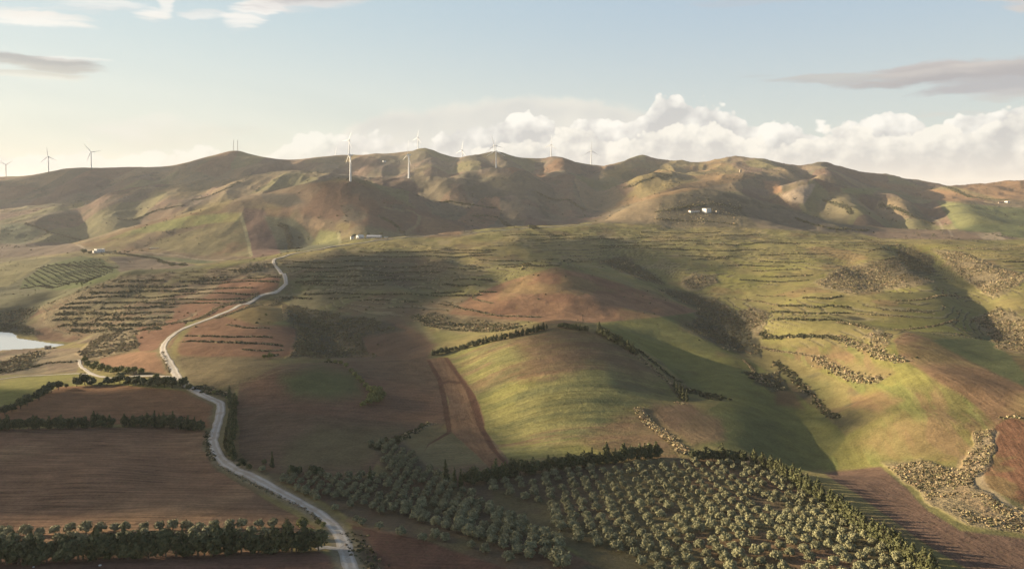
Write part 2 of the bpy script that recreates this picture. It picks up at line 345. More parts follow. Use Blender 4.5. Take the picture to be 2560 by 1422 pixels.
def height(x, y):
    """Ground height above datum at world (x, y)."""
    x = np.asarray(x, float); y = np.maximum(np.asarray(y, float), 30.0)
    u = np.clip(x / y, U0, U1); s = np.log(y)
    z = q_base(u, s) * y
    for pts, w, h in FORMS:
        xs = [p[0] for p in pts]; ys = [p[1] for p in pts]; R = 3 * w
        m = (x > min(xs) - R) & (x < max(xs) + R) & (y > min(ys) - R) & (y < max(ys) + R)
        if m.any():
            z[m] += h * (1.5 if ys[0] < 1700 else 1.25) * np.exp(-seg_dist2(x[m], y[m], pts) / (w * w))
    far = sstep(y, 1500, 3000)
    near_crest = np.exp(-((y - 4250) / 250.0) ** 2)
    rx, ry = x / 420.0, y / 800.0
    z += far * (1 - 0.85 * near_crest) * ((fbm(rx, ry, 3, 3, ridged=True, gain=0.42) - 0.62) * 38)
    z += far * (1 - 0.8 * near_crest) * (fbm(x / 130 + 3, y / 230, 4, 45, ridged=True, gain=0.45) - 0.6) * 25
    mid = sstep(y, 500, 1100) * (1 - far)
    z += mid * (fbm(x / 120, y / 150, 3, 9) - 0.5) * 15
    z += (fbm(x / 45, y / 45, 3, 21) - 0.5) * 1.6
    z += mid * (fbm(x / 38, y / 60, 3, 88) - 0.5) * 3.4
    lake = sstep(y, 780, 860) * (1 - sstep(y, 1000, 1120)) * (1 - sstep(x, -560, -480))
    return z + CZ
# ------------------------------------------------------------------ the ground sheet
def link(name, me, mat=None, parent=None, kind=None, label=None, category=None, group=None):
    if mat is not None: me.materials.append(mat)
    o = bpy.data.objects.new(name, me); scene.collection.objects.link(o)
    if parent is not None: o.parent = parent
    for k, v in (('kind', kind), ('label', label), ('category', category), ('group', group)):
        if v: o[k] = v
    return o
def np_mesh(name, verts, quads=None, tris=None, smooth=True):
    me = bpy.data.meshes.new(name)
    faces = quads if quads is not None else tris; k = faces.shape[1]
    me.vertices.add(len(verts)); me.vertices.foreach_set('co', np.ascontiguousarray(verts, np.float32).ravel())
    me.loops.add(faces.size); me.loops.foreach_set('vertex_index', np.ascontiguousarray(faces, np.int32).ravel())
    me.polygons.add(len(faces)); me.polygons.foreach_set('loop_start', np.arange(0, faces.size, k, dtype=np.int32))
    me.polygons.foreach_set('use_smooth', np.full(len(faces), smooth))
    me.update(calc_edges=True)
    return me
QUALITY = 1.0
_us = np.r_[np.linspace(-1.5, -0.68, 50)[:-1], np.linspace(-0.68, 0.68, int(1150 * QUALITY)), np.linspace(0.68, 1.5, 50)[1:]]
_D = [90.0]
while _D[-1] < 15500:
    d = _D[-1]
    r = 0.0042 if d < 300 else 0.0042 if d < 420 else 0.0045 if d < 700 else 0.0037 if d < 1750 else 0.0050 if d < 5000 else 0.03
    if d < 200: r = 0.02
    _D.append(d * (1 + r / QUALITY))
_Ds = np.array(_D)
gu, gD = np.meshgrid(_us, _Ds)
gx, gy = gu * gD, gD
gz = height(gx.ravel(), gy.ravel()).reshape(gx.shape)
nr, nc = gx.shape
# image position and visibility of each vertex (used only to survey field outlines onto the ground)
gpx = CX + gu * F; gv = VH - (gz - CZ) / gD * F
gvis = gv <= np.minimum.accumulate(gv, axis=0) + 3.0
_running = np.minimum.accumulate(gv, axis=0)
def hit(px, v, dmin=0.0, dmax=1e9):
    """World point of the ground seen towards photo column px, row v."""
    c = int(np.clip(np.searchsorted(_us, (px - CX) / F), 1, nc - 1))
    w = ((px - CX) / F - _us[c - 1]) / (_us[c] - _us[c - 1])
    col = gv[:, c - 1] * (1 - w) + gv[:, c] * w
    idx = np.nonzero((col <= v) & (_Ds >= dmin))[0]
    if len(idx) == 0:
        ok = (_Ds >= dmin) & (_Ds <= min(dmax, 5000)); k = np.argmin(np.where(ok, col, 1e9)); D = _Ds[k]
    else:
        k = idx[0]
        if k == 0: D = _Ds[0]
        else:
            t = (col[k - 1] - v) / max(col[k - 1] - col[k], 1e-6); t = min(max(t, 0), 1)
            D = _Ds[k - 1] + t * (_Ds[k] - _Ds[k - 1])
    if D > dmax: D = dmax
    x = (px - CX) / F * D
    return np.array([x, D, ground(x, D)])
def ground(x, y):
    """Height of the sheet itself at (x, y), read from its grid."""
    u = x / y
    c = int(np.clip(np.searchsorted(_us, u), 1, nc - 1)); r = int(np.clip(np.searchsorted(_Ds, y), 1, nr - 1))
    a = (u - _us[c - 1]) / (_us[c] - _us[c - 1]); b = (y - _Ds[r - 1]) / (_Ds[r] - _Ds[r - 1])
    a = min(max(a, 0), 1)
    return (gz[r - 1, c - 1] * (1 - a) + gz[r - 1, c] * a) * (1 - b) + (gz[r, c - 1] * (1 - a) + gz[r, c] * a) * b
def ground_v(x, y):
    u = x / y
    c = np.clip(np.searchsorted(_us, u), 1, nc - 1); r = np.clip(np.searchsorted(_Ds, y), 1, nr - 1)
    a = np.clip((u - _us[c - 1]) / (_us[c] - _us[c - 1]), 0, 1); b = np.clip((y - _Ds[r - 1]) / (_Ds[r] - _Ds[r - 1]), 0, 1)
    return (gz[r - 1, c - 1] * (1 - a) + gz[r - 1, c] * a) * (1 - b) + (gz[r, c - 1] * (1 - a) + gz[r, c] * a) * b
# ------------------------------------------------------------------ lake basin
def plane_hit(px, v, z):
    D = (CZ - z) * F / (v - VH); return ((px - CX) / F * D, D)
LZ = CZ + LAKE_Z
lake_out = [plane_hit(px, v, LZ) for px, v in ((-1500, 850), (-900, 838), (-400, 832), (-100, 829), (0, 830), (22, 832), (44, 838), (40, 846), (80, 851), (120, 857), (165, 861), (140, 867), (60, 872), (0, 875), (-200, 882), (-700, 895), (-1500, 905))]
def carve_lake():
    global gz
    X, Y = gx, gy
    xs = [p[0] for p in lake_out]; ys = [p[1] for p in lake_out]
    sel = (X > min(xs) - 60) & (X < max(xs) + 60) & (Y > min(ys) - 60) & (Y < max(ys) + 60)
    x = X[sel] + (fbm(X[sel] / 16, Y[sel] / 16, 3, 8) - 0.5) * 8; y = Y[sel]; ins = np.zeros(x.shape, bool)
    for (ax, ay), (bx, by) in zip(lake_out, lake_out[1:] + lake_out[:1]):
        ins ^= ((ay > y) != (by > y)) & (x < (bx - ax) * (y - ay) / (by - ay) + ax)
    d = np.sqrt(seg_dist2(x, y, lake_out + lake_out[:1]))
    z = gz[sel]
    w = np.exp(-d / 25)
    z = np.where(ins, np.minimum(z, LZ - 0.15 - 0.05 * np.minimum(d, 40)), np.where(d < 60, z * (1 - w) + (LZ + 0.2 + 0.10 * d) * w, z))
    z = np.where(~ins, np.maximum(z, LZ + 0.2), z)
    gz[sel] = z
carve_lake()
gv = VH - (gz - CZ) / gD * F
_running = np.minimum.accumulate(gv, axis=0); gvis = gv <= _running + 3.0
# ------------------------------------------------------------------ land cover: what grows or lies on each field (reflectances, linear)
SOIL_R = (0.148, 0.080, 0.050); SOIL_B = (0.112, 0.072, 0.046); SOIL_D = (0.085, 0.055, 0.040); SOIL_O = (0.212, 0.122, 0.070)
GRASS = (0.136, 0.128, 0.050); GRASS_B = (0.185, 0.170, 0.052); OLIVE = (0.190, 0.155, 0.064); DRY = (0.215, 0.172, 0.098)
SCRUB_T = (0.225, 0.175, 0.104); SCRUB_D = (0.072, 0.068, 0.046); MAUVE = (0.150, 0.112, 0.084); PALE = (0.30, 0.25, 0.18)
tint = np.empty((nr, nc, 3)); furrow = np.zeros((nr, nc, 3)); veg = np.zeros((nr, nc))
def put(mask, colr, amt=1.0):
    m = (mask * amt)[..., None]; tint[:] = tint * (1 - m) + np.array(colr) * m
# natural cover where no field was surveyed
n1 = fbm(gx / 90, gy / 160, 5, 31); n2 = fbm(gx / 34, gy / 60, 4, 57); n3 = fbm(gx / 300, gy / 500, 4, 77); n4 = fbm(gx / 12, gy / 18, 3, 91)
tint[:] = np.array(OLIVE)
put(sstep(n1, 0.42, 0.60), GRASS, 0.75); put(sstep(n2, 0.56, 0.70), SOIL_B, 0.6); put(sstep(n4, 0.60, 0.75), SCRUB_D, 0.5)
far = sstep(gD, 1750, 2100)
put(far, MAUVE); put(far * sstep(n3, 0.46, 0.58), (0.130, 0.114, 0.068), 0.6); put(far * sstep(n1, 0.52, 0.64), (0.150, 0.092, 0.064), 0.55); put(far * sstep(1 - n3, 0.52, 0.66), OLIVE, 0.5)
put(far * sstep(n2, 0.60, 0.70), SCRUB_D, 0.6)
# smallholdings on the far slopes: a patchwork of cells, each with its own cover
def patchwork(sx, sy, seed):
    X, Y = gx / sx + 0.35 * fbm(gx / sx, gy / sy, 2, seed), gy / sy + 0.3 * fbm(gx / sx + 9, gy / sy, 2, seed + 1)
    ix, iy = np.floor(X), np.floor(Y); best = np.full(X.shape, 9.0); cid = np.zeros(X.shape)
    for a_ in (-1, 0, 1):
        for b_ in (-1, 0, 1):
            jx, jy = ix + a_, iy + b_; d = (jx + _hash(jx, jy, seed + 2) - X) ** 2 + (jy + _hash(jx, jy, seed + 3) - Y) ** 2
            w_ = d < best; best = np.where(w_, d, best); cid = np.where(w_, _hash(jx, jy, seed + 4), cid)
    return cid
pw = patchwork(150, 330, 500)
for lo, hi, c_, am in ((0.0, 0.16, (0.195, 0.145, 0.085), 0.75), (0.16, 0.28, (0.150, 0.140, 0.065), 0.7), (0.28, 0.42, (0.115, 0.075, 0.058), 0.7), (0.42, 0.52, (0.185, 0.110, 0.068), 0.7), (0.52, 0.62, (0.085, 0.080, 0.055), 0.7)):
    put(far * ((pw >= lo) & (pw < hi)), c_, am)
wxn = (fbm(gx / 14, gy / 22, 3, 201) - 0.5) * 2; wyn = (fbm(gx / 14, gy / 22, 3, 202) - 0.5) * 2
def poly_mask(pts, soft=2.0, warp=5.0, layer='A'):
    P = np.array(pts, float); x0, y0 = P.min(0) - soft - warp; x1, y1 = P.max(0) + soft + warp
    lay = (gD < 1790) if layer == 'A' else (gD > 1380)
    if layer == 'H': lay = (gD > 1700) & (gD < 2200)
    sel = (gpx > x0) & (gpx < x1) & (gv > y0) & (gv < y1) & lay & gvis
    out = np.zeros((nr, nc))
    if not sel.any(): return out
    k = np.minimum(1.0, 480.0 / np.maximum(gD[sel], 200))
    X = gpx[sel] + wxn[sel] * warp * k * 1.6; Y = gv[sel] + wyn[sel] * warp * 0.5 * k
    ins = np.zeros(X.shape, bool); d2 = np.full(X.shape, 1e9)
    for (ax, ay), (bx, by) in zip(P, np.roll(P, -1, 0)):
        if ay != by:
            c = ((ay > Y) != (by > Y)) & (X < (bx - ax) * (Y - ay) / (by - ay) + ax); ins ^= c
        L = (bx - ax) ** 2 + (by - ay) ** 2 + 1e-9
        t = np.clip(((X - ax) * (bx - ax) + (Y - ay) * (by - ay)) / L, 0, 1)
        d2 = np.minimum(d2, (X - ax - t * (bx - ax)) ** 2 + (Y - ay - t * (by - ay)) ** 2)
    sd = np.sqrt(d2) * np.where(ins, 1, -1)
    out[sel] = sstep(sd, -soft, soft)
    return out
def field(pts, colr, soft=2.0, warp=3.0, rows=None, spacing=1.6, amp=0.5, mot=None, layer='A', amt=1.0):
    """A field: outline, cover, direction of its furrows (two points seen along one furrow), mottling [(colour, scale, lo, hi, amount)]."""
    m = poly_mask(pts, soft, warp, layer)
    put(m, colr, amt)
    for i, (c2, sc, lo, hi, am) in enumerate(mot or []):
        put(m * sstep(fbm(gx / sc, gy / (sc * 1.3), 4, 300 + i * 7 + int(abs(pts[0][0]))), lo, hi), c2, am)
    if rows:
        a, b = hit(*rows[0]), hit(*rows[1]); d = (b - a)[:2]; d /= np.hypot(*d)
        ac = (gx * -d[1] + gy * d[0]); al = gx * d[0] + gy * d[1]
        w = m[..., None] > 0.5
        f = np.stack([ac / spacing, al / (spacing * 22), np.full(ac.shape, amp)], -1)
        furrow[:] = np.where(w, f, furrow)
    else:
        furrow[..., 2] = np.where(m > 0.5, 0.0, furrow[..., 2])
    return m
def bands(m, a, b, c, across, along, lo, hi, amt, seed):
    """Long streaks that follow the ploughing direction inside mask m."""
    p, q = hit(*a), hit(*b); d = (q - p)[:2]; d /= np.hypot(*d)
    n = fbm((gx * -d[1] + gy * d[0]) / across, (gx * d[0] + gy * d[1]) / along, 5, seed, 0.6)
    put(m * sstep(n, lo, hi), c, amt)
def scrubland(pts, colr=SCRUB_T, amt=0.9, soft=9, warp=13, layer='A'):
    m = poly_mask(pts, soft, warp, layer); m = m * sstep(m + 0.8 * (fbm(gx / 9, gy / 12, 3, 71) - 0.5), 0.15, 0.55); put(m, colr, amt); veg[:] = np.maximum(veg, m); furrow[..., 2] *= (1 - m)
    return m

# --- upper plateau, middle
field([(690, 640), (960, 602), (1400, 568), (1830, 567), (2250, 600), (2700, 600), (2700, 760), (2400, 860), (1900, 860), (1740, 780), (1300, 820), (1080, 860), (700, 760)], OLIVE, 4, 3,
      mot=[(GRASS, 110, 0.40, 0.60, 0.8), (SOIL_B, 46, 0.60, 0.72, 0.5), (DRY, 30, 0.62, 0.74, 0.5)])
field([(1840, 600), (2250, 612), (2500, 615), (2700, 640), (2700, 760), (2460, 780), (2400, 860), (1910, 860), (1780, 740), (1700, 680), (1760, 620)], (0.180, 0.156, 0.060), 8, 5,
      mot=[(GRASS_B, 80, 0.48, 0.64, 0.8), (OLIVE, 40, 0.50, 0.66, 0.8), (SOIL_O, 60, 0.62, 0.72, 0.45)])
field([(700, 650), (1000, 625), (1100, 640), (1180, 700), (1080, 780), (1040, 860), (930, 880), (710, 760)], (0.105, 0.095, 0.052), 12, 8, mot=[(GRASS, 90, 0.45, 0.6, 0.6), (SOIL_B, 60, 0.52, 0.66, 0.6)])
field([(1060, 760), (1180, 735), (1260, 740), (1300, 800), (1150, 830), (1050, 800)], (0.175, 0.125, 0.070), 10, 6, mot=[(DRY, 30, 0.5, 0.65, 0.6)])
field([(720, 830), (1000, 800), (1090, 860), (1070, 905), (940, 910), (720, 900)], SOIL_B, 10, 8)
# brown cone
field([(1120, 785), (1180, 740), (1260, 706), (1330, 685), (1390, 668), (1480, 688), (1560, 712), (1660, 745), (1745, 778), (1650, 797), (1480, 806), (1390, 808), (1290, 800), (1180, 790)], SOIL_O, 4, 3,
      mot=[(SOIL_R, 50, 0.45, 0.6, 0.7), (OLIVE, 60, 0.55, 0.66, 0.4)])
# --- left hill terraces and the ground west of the road
field([(690, 645), (560, 670), (400, 682), (290, 692), (100, 768), (60, 810), (100, 850), (250, 860), (360, 830), (500, 790), (700, 735)], (0.118, 0.088, 0.056), 3, 6,
      mot=[(SOIL_R, 60, 0.50, 0.62, 0.6), (SCRUB_T, 22, 0.52, 0.64, 0.7), (GRASS, 50, 0.58, 0.68, 0.5)])
scrubland([(100, 768), (200, 715), (290, 690), (400, 700), (440, 760), (400, 820), (250, 850), (120, 830)], (0.150, 0.125, 0.070), 0.35)
veg *= 0.55
field([(560, 700), (700, 690), (690, 735), (560, 790), (430, 800), (440, 770), (520, 740)], SOIL_R, 4, 5)
field([(335, 822), (440, 795), (470, 800), (425, 870), (350, 880)], SOIL_R, 3, 3, rows=((340, 850), (430, 845)), amp=0.3)
field([(250, 895), (350, 878), (405, 880), (425, 935), (300, 920), (250, 915)], SOIL_O, 3, 3)
scrubland([(190, 880), (240, 840), (330, 825), (350, 870), (250, 895), (210, 900)], SCRUB_T)
field([(-300, 875), (110, 872), (200, 870), (210, 900), (190, 930), (-300, 950)], (0.165, 0.120, 0.080), 3, 5, mot=[(SCRUB_T, 20, 0.45, 0.6, 0.8), (SCRUB_D, 14, 0.6, 0.7, 0.6)])
scrubland([(-300, 905), (0, 900), (90, 878), (120, 880), (60, 925), (0, 935), (-300, 940)], (0.14, 0.12, 0.07))
field([(-300, 950), (0, 945), (200, 933), (380, 945), (440, 975), (250, 962), (150, 966), (60, 1012), (0, 1040), (-300, 1060)], GRASS_B, 3, 4, mot=[(OLIVE, 40, 0.45, 0.6, 0.6)])
# --- brown fields beside the road
field([(-400, 1050), (60, 1012), (150, 966), (300, 962), (440, 975), (500, 985), (535, 1010), (530, 1070), (350, 1060), (-400, 1062)], (0.185, 0.100, 0.052), 2, 2, rows=((100, 1010), (480, 1012)), spacing=1.8, amp=0.40)
field([(-500, 1082), (250, 1068), (430, 1070), (520, 1076), (515, 1130), (545, 1175), (650, 1240), (790, 1318), (700, 1400), (-500, 1410)], (0.205, 0.125, 0.070), 2, 2, rows=((50, 1210), (600, 1212)), spacing=1.5, amp=0.8,
      mot=[(SOIL_R, 70, 0.48, 0.62, 0.5), (SOIL_D, 60, 0.55, 0.68, 0.5)])
field([(-500, 1405), (350, 1388), (800, 1378), (850, 1400), (900, 1520), (900, 1900), (-500, 1900)], (0.150, 0.085, 0.058), 2, 2, rows=((50, 1410), (600, 1400)), spacing=1.5, amp=0.35)
field([(880, 1310), (1000, 1335), (1150, 1370), (1350, 1440), (1500, 1900), (920, 1900), (885, 1400)], (0.110, 0.060, 0.040), 4, 4, rows=((920, 1400), (1200, 1410)), spacing=1.5, amp=0.3)
field([(720, 735), (700, 765), (715, 800), (640, 815), (560, 800), (620, 765)], (0.165, 0.120, 0.052), 5, 5)
field([(500, 800), (560, 790), (640, 812), (740, 815), (745, 880), (690, 900), (460, 900), (440, 870), (470, 830)], (0.160, 0.088, 0.052), 6, 5)
field([(440, 890), (690, 893), (940, 900), (820, 905), (640, 940), (560, 1000), (490, 975), (450, 940)], (0.118, 0.092, 0.050), 5, 5, rows=((460, 920), (640, 925)), amp=0.25, mot=[(GRASS, 40, 0.5, 0.62, 0.5)])
field([(590, 1010), (600, 960), (700, 915), (860, 900), (1062, 895), (1100, 960), (1125, 1060), (1070, 1065), (960, 1110), (930, 1190), (720, 1190), (640, 1170), (600, 1130)], (0.115, 0.077, 0.048), 4, 4,
      rows=((640, 1040), (1000, 1050)), spacing=2.2, amp=0.3, mot=[(SOIL_R, 80, 0.5, 0.62, 0.5)])
field([(690, 945), (800, 915), (890, 935), (905, 985), (830, 1000), (730, 990)], (0.092, 0.095, 0.040), 22, 12)
field([(700, 1120), (800, 1060), (1000, 1075), (960, 1110), (900, 1170), (720, 1170)], (0.100, 0.088, 0.044), 24, 12, amt=0.7)
field([(960, 1110), (1070, 1062), (1125, 1078), (1220, 1080), (1290, 1165), (1150, 1185), (1050, 1180), (940, 1160)], (0.135, 0.098, 0.058), 3, 4, mot=[(GRASS, 40, 0.5, 0.64, 0.4)])
field([(1010, 1140), (1060, 1110), (1210, 1085), (1230, 1150), (1100, 1170)], (0.135, 0.115, 0.060), 10, 6, rows=((1050, 1140), (1200, 1130)), amp=0.25)
# green hill
gh = field([(1108, 890), (1180, 866), (1290, 838), (1400, 820), (1520, 838), (1590, 880), (1660, 950), (1708, 1010), (1600, 1022), (1700, 1145), (1500, 1152), (1330, 1165), (1285, 1165), (1215, 1075), (1190, 985), (1140, 930)], (0.160, 0.150, 0.060), 3, 3,
           rows=((1240, 1010), (1500, 960)), spacing=2.6, amp=0.40, mot=[(GRASS_B, 60, 0.48, 0.62, 0.7)])
field([(1290, 850), (1400, 815), (1510, 842), (1500, 880), (1420, 925), (1330, 905)], (0.150, 0.098, 0.058), 20, 10, amt=0.8, rows=((1240, 1010), (1500, 960)), spacing=2.6, amp=0.3)
field([(1280, 945), (1340, 920), (1420, 925), (1390, 948), (1300, 955)], SOIL_O, 10, 8, amt=0.7, rows=((1240, 1010), (1500, 960)), spacing=2.6, amp=0.3)
field([(1540, 945), (1600, 930), (1670, 965), (1700, 1005), (1620, 1000), (1550, 980)], SOIL_D, 22, 12, amt=0.6)
field([(1450, 1010), (1540, 975), (1560, 1010), (1500, 1070), (1460, 1060)], (0.085, 0.095, 0.045), 16, 10, amt=0.7, rows=((1240, 1010), (1500, 960)), spacing=2.6, amp=0.3)
field([(1440, 1080), (1560, 1050), (1640, 1080), (1690, 1140), (1560, 1135), (1470, 1110)], (0.150, 0.098, 0.060), 14, 8, amt=0.75, rows=((1350, 1100), (1600, 1120)), spacing=2.2, amp=0.45)
bands(gh, (1240, 1010), (1500, 960), (0.165, 0.105, 0.062), 22, 160, 0.50, 0.60, 0.75, 610)
bands(gh, (1240, 1010), (1500, 960), (0.215, 0.190, 0.070), 9, 130, 0.52, 0.60, 0.6, 620)
bands(gh, (1240, 1010), (1500, 960), (0.095, 0.100, 0.046), 14, 90, 0.56, 0.64, 0.5, 630)
put(poly_mask([(1270, 850), (1400, 815), (1515, 838), (1590, 890), (1640, 950), (1560, 940), (1480, 900), (1420, 935), (1330, 915)], 26, 12), (0.150, 0.098, 0.056), 0.62)
put(poly_mask([(1560, 1030), (1640, 1010), (1700, 1060), (1712, 1140), (1560, 1140), (1470, 1110)], 24, 12), (0.160, 0.104, 0.058), 0.6)
field([(1065, 898), (1105, 892), (1165, 950), (1200, 1010), (1215, 1078), (1265, 1165), (1220, 1165), (1130, 1080), (1120, 1000), (1098, 950)], (0.165, 0.098, 0.056), 2, 2, rows=((1110, 930), (1125, 1000)), spacing=2.5, amp=0.3)
for pts in ([(1066, 900), (1076, 900), (1106, 950), (1122, 1020), (1130, 1080), (1117, 1080), (1108, 1020), (1095, 955)], [(1108, 893), (1120, 893), (1165, 955), (1190, 990), (1212, 1070), (1245, 1130), (1280, 1165), (1265, 1165), (1225, 1120), (1192, 1060), (1165, 975), (1150, 952)],
            [(1095, 957), (1120, 950), (1160, 955), (1160, 960), (1122, 956), (1100, 962)], [(1118, 1080), (1070, 1110), (1060, 1130), (1072, 1112), (1128, 1082)]):
    field(pts, (0.088, 0.046, 0.030), 1.2, 1)
# right of the green hill
field([(1495, 808), (1620, 795), (1740, 782), (1740, 830), (1840, 880), (1960, 960), (2070, 1045), (2120, 1095), (2070, 1170), (1990, 1180), (1900, 1140), (1800, 1115), (1740, 1115), (1700, 1060), (1800, 1005), (1720, 965), (1650, 900), (1560, 850)], (0.120, 0.120, 0.046), 3, 4,
      mot=[(GRASS_B, 90, 0.45, 0.6, 0.6), (SOIL_B, 70, 0.56, 0.68, 0.5)])
field([(1930, 960), (1990, 980), (2010, 1020), (1940, 1010)], SOIL_R, 10, 6, amt=0.7)
field([(1630, 1012), (1720, 1008), (1800, 1050), (1810, 1100), (1730, 1115), (1690, 1080), (1640, 1040)], (0.150, 0.095, 0.058), 12, 9, amt=0.8, rows=((1660, 1020), (1740, 1090)), spacing=2, amp=0.4)
# far right slopes of the near land
field([(2090, 860), (2250, 850), (2330, 950), (2420, 1000), (2500, 1060), (2440, 1155), (2200, 1165), (2060, 1175), (2120, 1085), (2220, 1035), (2120, 960), (1990, 900), (1920, 872)], (0.150, 0.135, 0.050), 5, 5,
      rows=((2200, 960), (2300, 1100)), spacing=2.4, amp=0.3, mot=[(GRASS_B, 60, 0.44, 0.58, 0.7), (SOIL_O, 45, 0.56, 0.68, 0.5)])
put(poly_mask([(2140, 1040), (2400, 1010), (2500, 1060), (2440, 1155), (2200, 1165)], 40, 10), (0.125, 0.104, 0.040), 0.45)
rs = poly_mask([(2090, 860), (2250, 850), (2330, 950), (2420, 1000), (2500, 1060), (2440, 1155), (2200, 1165), (2060, 1175), (2120, 1085), (2220, 1035), (2120, 960), (1990, 900), (1920, 872)], 6, 5)
bands(rs, (2200, 960), (2300, 1100), (0.185, 0.118, 0.066), 18, 120, 0.52, 0.62, 0.65, 640)
bands(rs, (2200, 960), (2300, 1100), (0.150, 0.160, 0.052), 10, 90, 0.54, 0.62, 0.6, 650)
field([(2090, 905), (2180, 905), (2230, 930), (2180, 950), (2110, 935)], (0.175, 0.125, 0.066), 14, 8, amt=0.7)
field([(2120, 990), (2200, 975), (2260, 1000), (2200, 1030), (2130, 1020)], SOIL_O, 10, 8, amt=0.55)
field([(2130, 1110), (2260, 1040), (2400, 1080), (2400, 1140), (2220, 1150)], (0.185, 0.125, 0.066), 24, 12, amt=0.55)
field([(2235, 850), (2265, 828), (2340, 850), (2480, 920), (2700, 960), (2700, 1040), (2540, 1030), (2490, 1060), (2410, 990), (2300, 925), (2250, 890)], (0.175, 0.110, 0.062), 5, 4, rows=((2300, 900), (2500, 1000)), spacing=2.4, amp=0.5,
      mot=[(OLIVE, 50, 0.5, 0.64, 0.5)])
field([(2330, 850), (2480, 840), (2560, 930), (2700, 960), (2700, 1000), (2560, 965), (2420, 900)], (0.105, 0.112, 0.050), 5, 4)
field([(2490, 1062), (2540, 1032), (2750, 1040), (2750, 1300), (2560, 1262), (2460, 1215), (2445, 1170), (2490, 1140), (2482, 1085)], (0.150, 0.078, 0.046), 3, 3, rows=((2500, 1100), (2560, 1180)), spacing=1.6, amp=0.6, mot=[(GRASS, 14, 0.55, 0.68, 0.4)])
field([(2060, 1182), (2200, 1166), (2260, 1215), (2320, 1275), (2400, 1325), (2560, 1345), (2800, 1360), (2900, 1900), (2500, 1700), (2420, 1422), (2300, 1350), (2150, 1240)], (0.120, 0.076, 0.054), 3, 3, rows=((2150, 1210), (2500, 1400)), spacing=1.6, amp=0.4)
# scrub patches
for pts in ([(2205, 1158), (2300, 1150), (2400, 1172), (2440, 1110), (2442, 1082), (2480, 1076), (2492, 1100), (2490, 1145), (2445, 1195), (2450, 1225), (2500, 1258), (2700, 1300), (2700, 1345), (2540, 1330), (2420, 1312), (2330, 1262), (2260, 1200)],
            [(2035, 706), (2100, 668), (2200, 652), (2240, 640), (2290, 690), (2345, 705), (2250, 722), (2130, 737), (2060, 722)],
            [(2330, 622), (2400, 628), (2490, 665), (2580, 690), (2545, 716), (2480, 745), (2440, 720), (2400, 690), (2360, 650)],
            [(2430, 800), (2500, 768), (2545, 790), (2700, 830), (2700, 880), (2545, 880), (2500, 870), (2460, 830)],
            [(2160, 842), (2200, 822), (2232, 838), (2215, 860), (2180, 858)],
            [(1700, 705), (1730, 682), (1790, 686), (1800, 705), (1750, 725), (1715, 725)],
            [(1838, 778), (1885, 768), (1915, 775), (1912, 838), (1890, 845), (1862, 810)],
            [(1640, 572), (1700, 545), (1800, 560), (1850, 566)],
            [(560, 678), (620, 660), (690, 655), (690, 675), (640, 685), (580, 688)]):
    scrubland(pts)
for pts in ([(1700, 812), (1735, 805), (1742, 775), (1690, 750), (1640, 720), (1700, 725), (1790, 745), (1850, 785), (1890, 840), (1900, 890), (1840, 880), (1760, 850)],
            [(705, 770), (720, 762), (850, 785), (960, 800), (1010, 825), (900, 845), (940, 892), (712, 895), (740, 860), (735, 820)],
            [(1490, 650), (1560, 640), (1640, 690), (1660, 715), (1600, 700)],
            [(1885, 935), (1950, 925), (1965, 970), (1930, 980), (1890, 960)],
            [(2240, 610), (2330, 640), (2340, 690), (2280, 690), (2245, 650)],
            [(-300, 790), (30, 775), (100, 770), (60, 812), (110, 838), (0, 832), (-300, 830)]):
    scrubland(pts, SCRUB_D)
scrubland([(1030, 790), (1080, 780), (1180, 800), (1290, 808), (1300, 822), (1200, 830), (1100, 825)], (0.13, 0.11, 0.06), 0.8)

# --- beyond the middle ridge
B = 'B'
field([(-300, 650), (150, 640), (300, 660), (540, 663), (480, 676), (300, 690), (100, 768), (60, 810), (-300, 830)], (0.100, 0.095, 0.052), 3, 5, layer='A')
field([(270, 642), (350, 640), (530, 668), (400, 682), (290, 690), (300, 665)], (0.112, 0.085, 0.062), 2, 3, layer=B)
for L_ in 'AB':
    field([(50, 720), (60, 700), (110, 665), (200, 640), (255, 648), (300, 680), (290, 695), (200, 718), (150, 725)], (0.075, 0.088, 0.036), 2, 3, layer=L_)
    field([(20, 655), (110, 640), (130, 648), (60, 690), (20, 715), (-100, 720), (-100, 680)], (0.165, 0.145, 0.070), 3, 4, layer=L_)
field([(285, 632), (420, 640), (560, 655), (540, 663), (400, 650)], (0.088, 0.098, 0.050), 1.5, 2, layer=B)
field([(-300, 612), (160, 606), (200, 612), (220, 625), (100, 640), (-300, 660)], (0.130, 0.098, 0.072), 2, 3, layer=B)
field([(200, 612), (300, 578), (400, 548), (480, 520), (600, 490), (750, 462), (870, 446), (930, 450), (960, 500), (900, 560), (820, 600), (700, 640), (560, 655), (300, 632)], (0.135, 0.100, 0.062), 3, 5, layer=B,
      mot=[(OLIVE, 120, 0.46, 0.6, 0.6), (SOIL_R, 90, 0.52, 0.64, 0.5)])
field([(265, 600), (330, 576), (400, 556), (470, 540), (530, 535), (602, 532), (606, 552), (520, 560), (420, 575), (340, 585)], (0.165, 0.165, 0.060), 3, 4, layer=B, mot=[(OLIVE, 60, 0.5, 0.62, 0.6)])
field([(400, 598), (520, 565), (607, 552), (628, 642), (500, 638), (370, 620)], (0.140, 0.118, 0.060), 3, 3, layer=B, rows=None, mot=[(SOIL_R, 60, 0.5, 0.64, 0.5)])
field([(608, 520), (660, 525), (700, 600), (705, 640), (632, 644)], (0.125, 0.080, 0.062), 3, 3, layer=B)
field([(660, 540), (735, 545), (790, 600), (840, 600), (840, 620), (705, 640)], (0.098, 0.098, 0.060), 5, 6, layer=B)
field([(735, 548), (800, 540), (812, 560), (800, 575), (765, 570)], (0.215, 0.150, 0.090), 2, 4, layer=B)
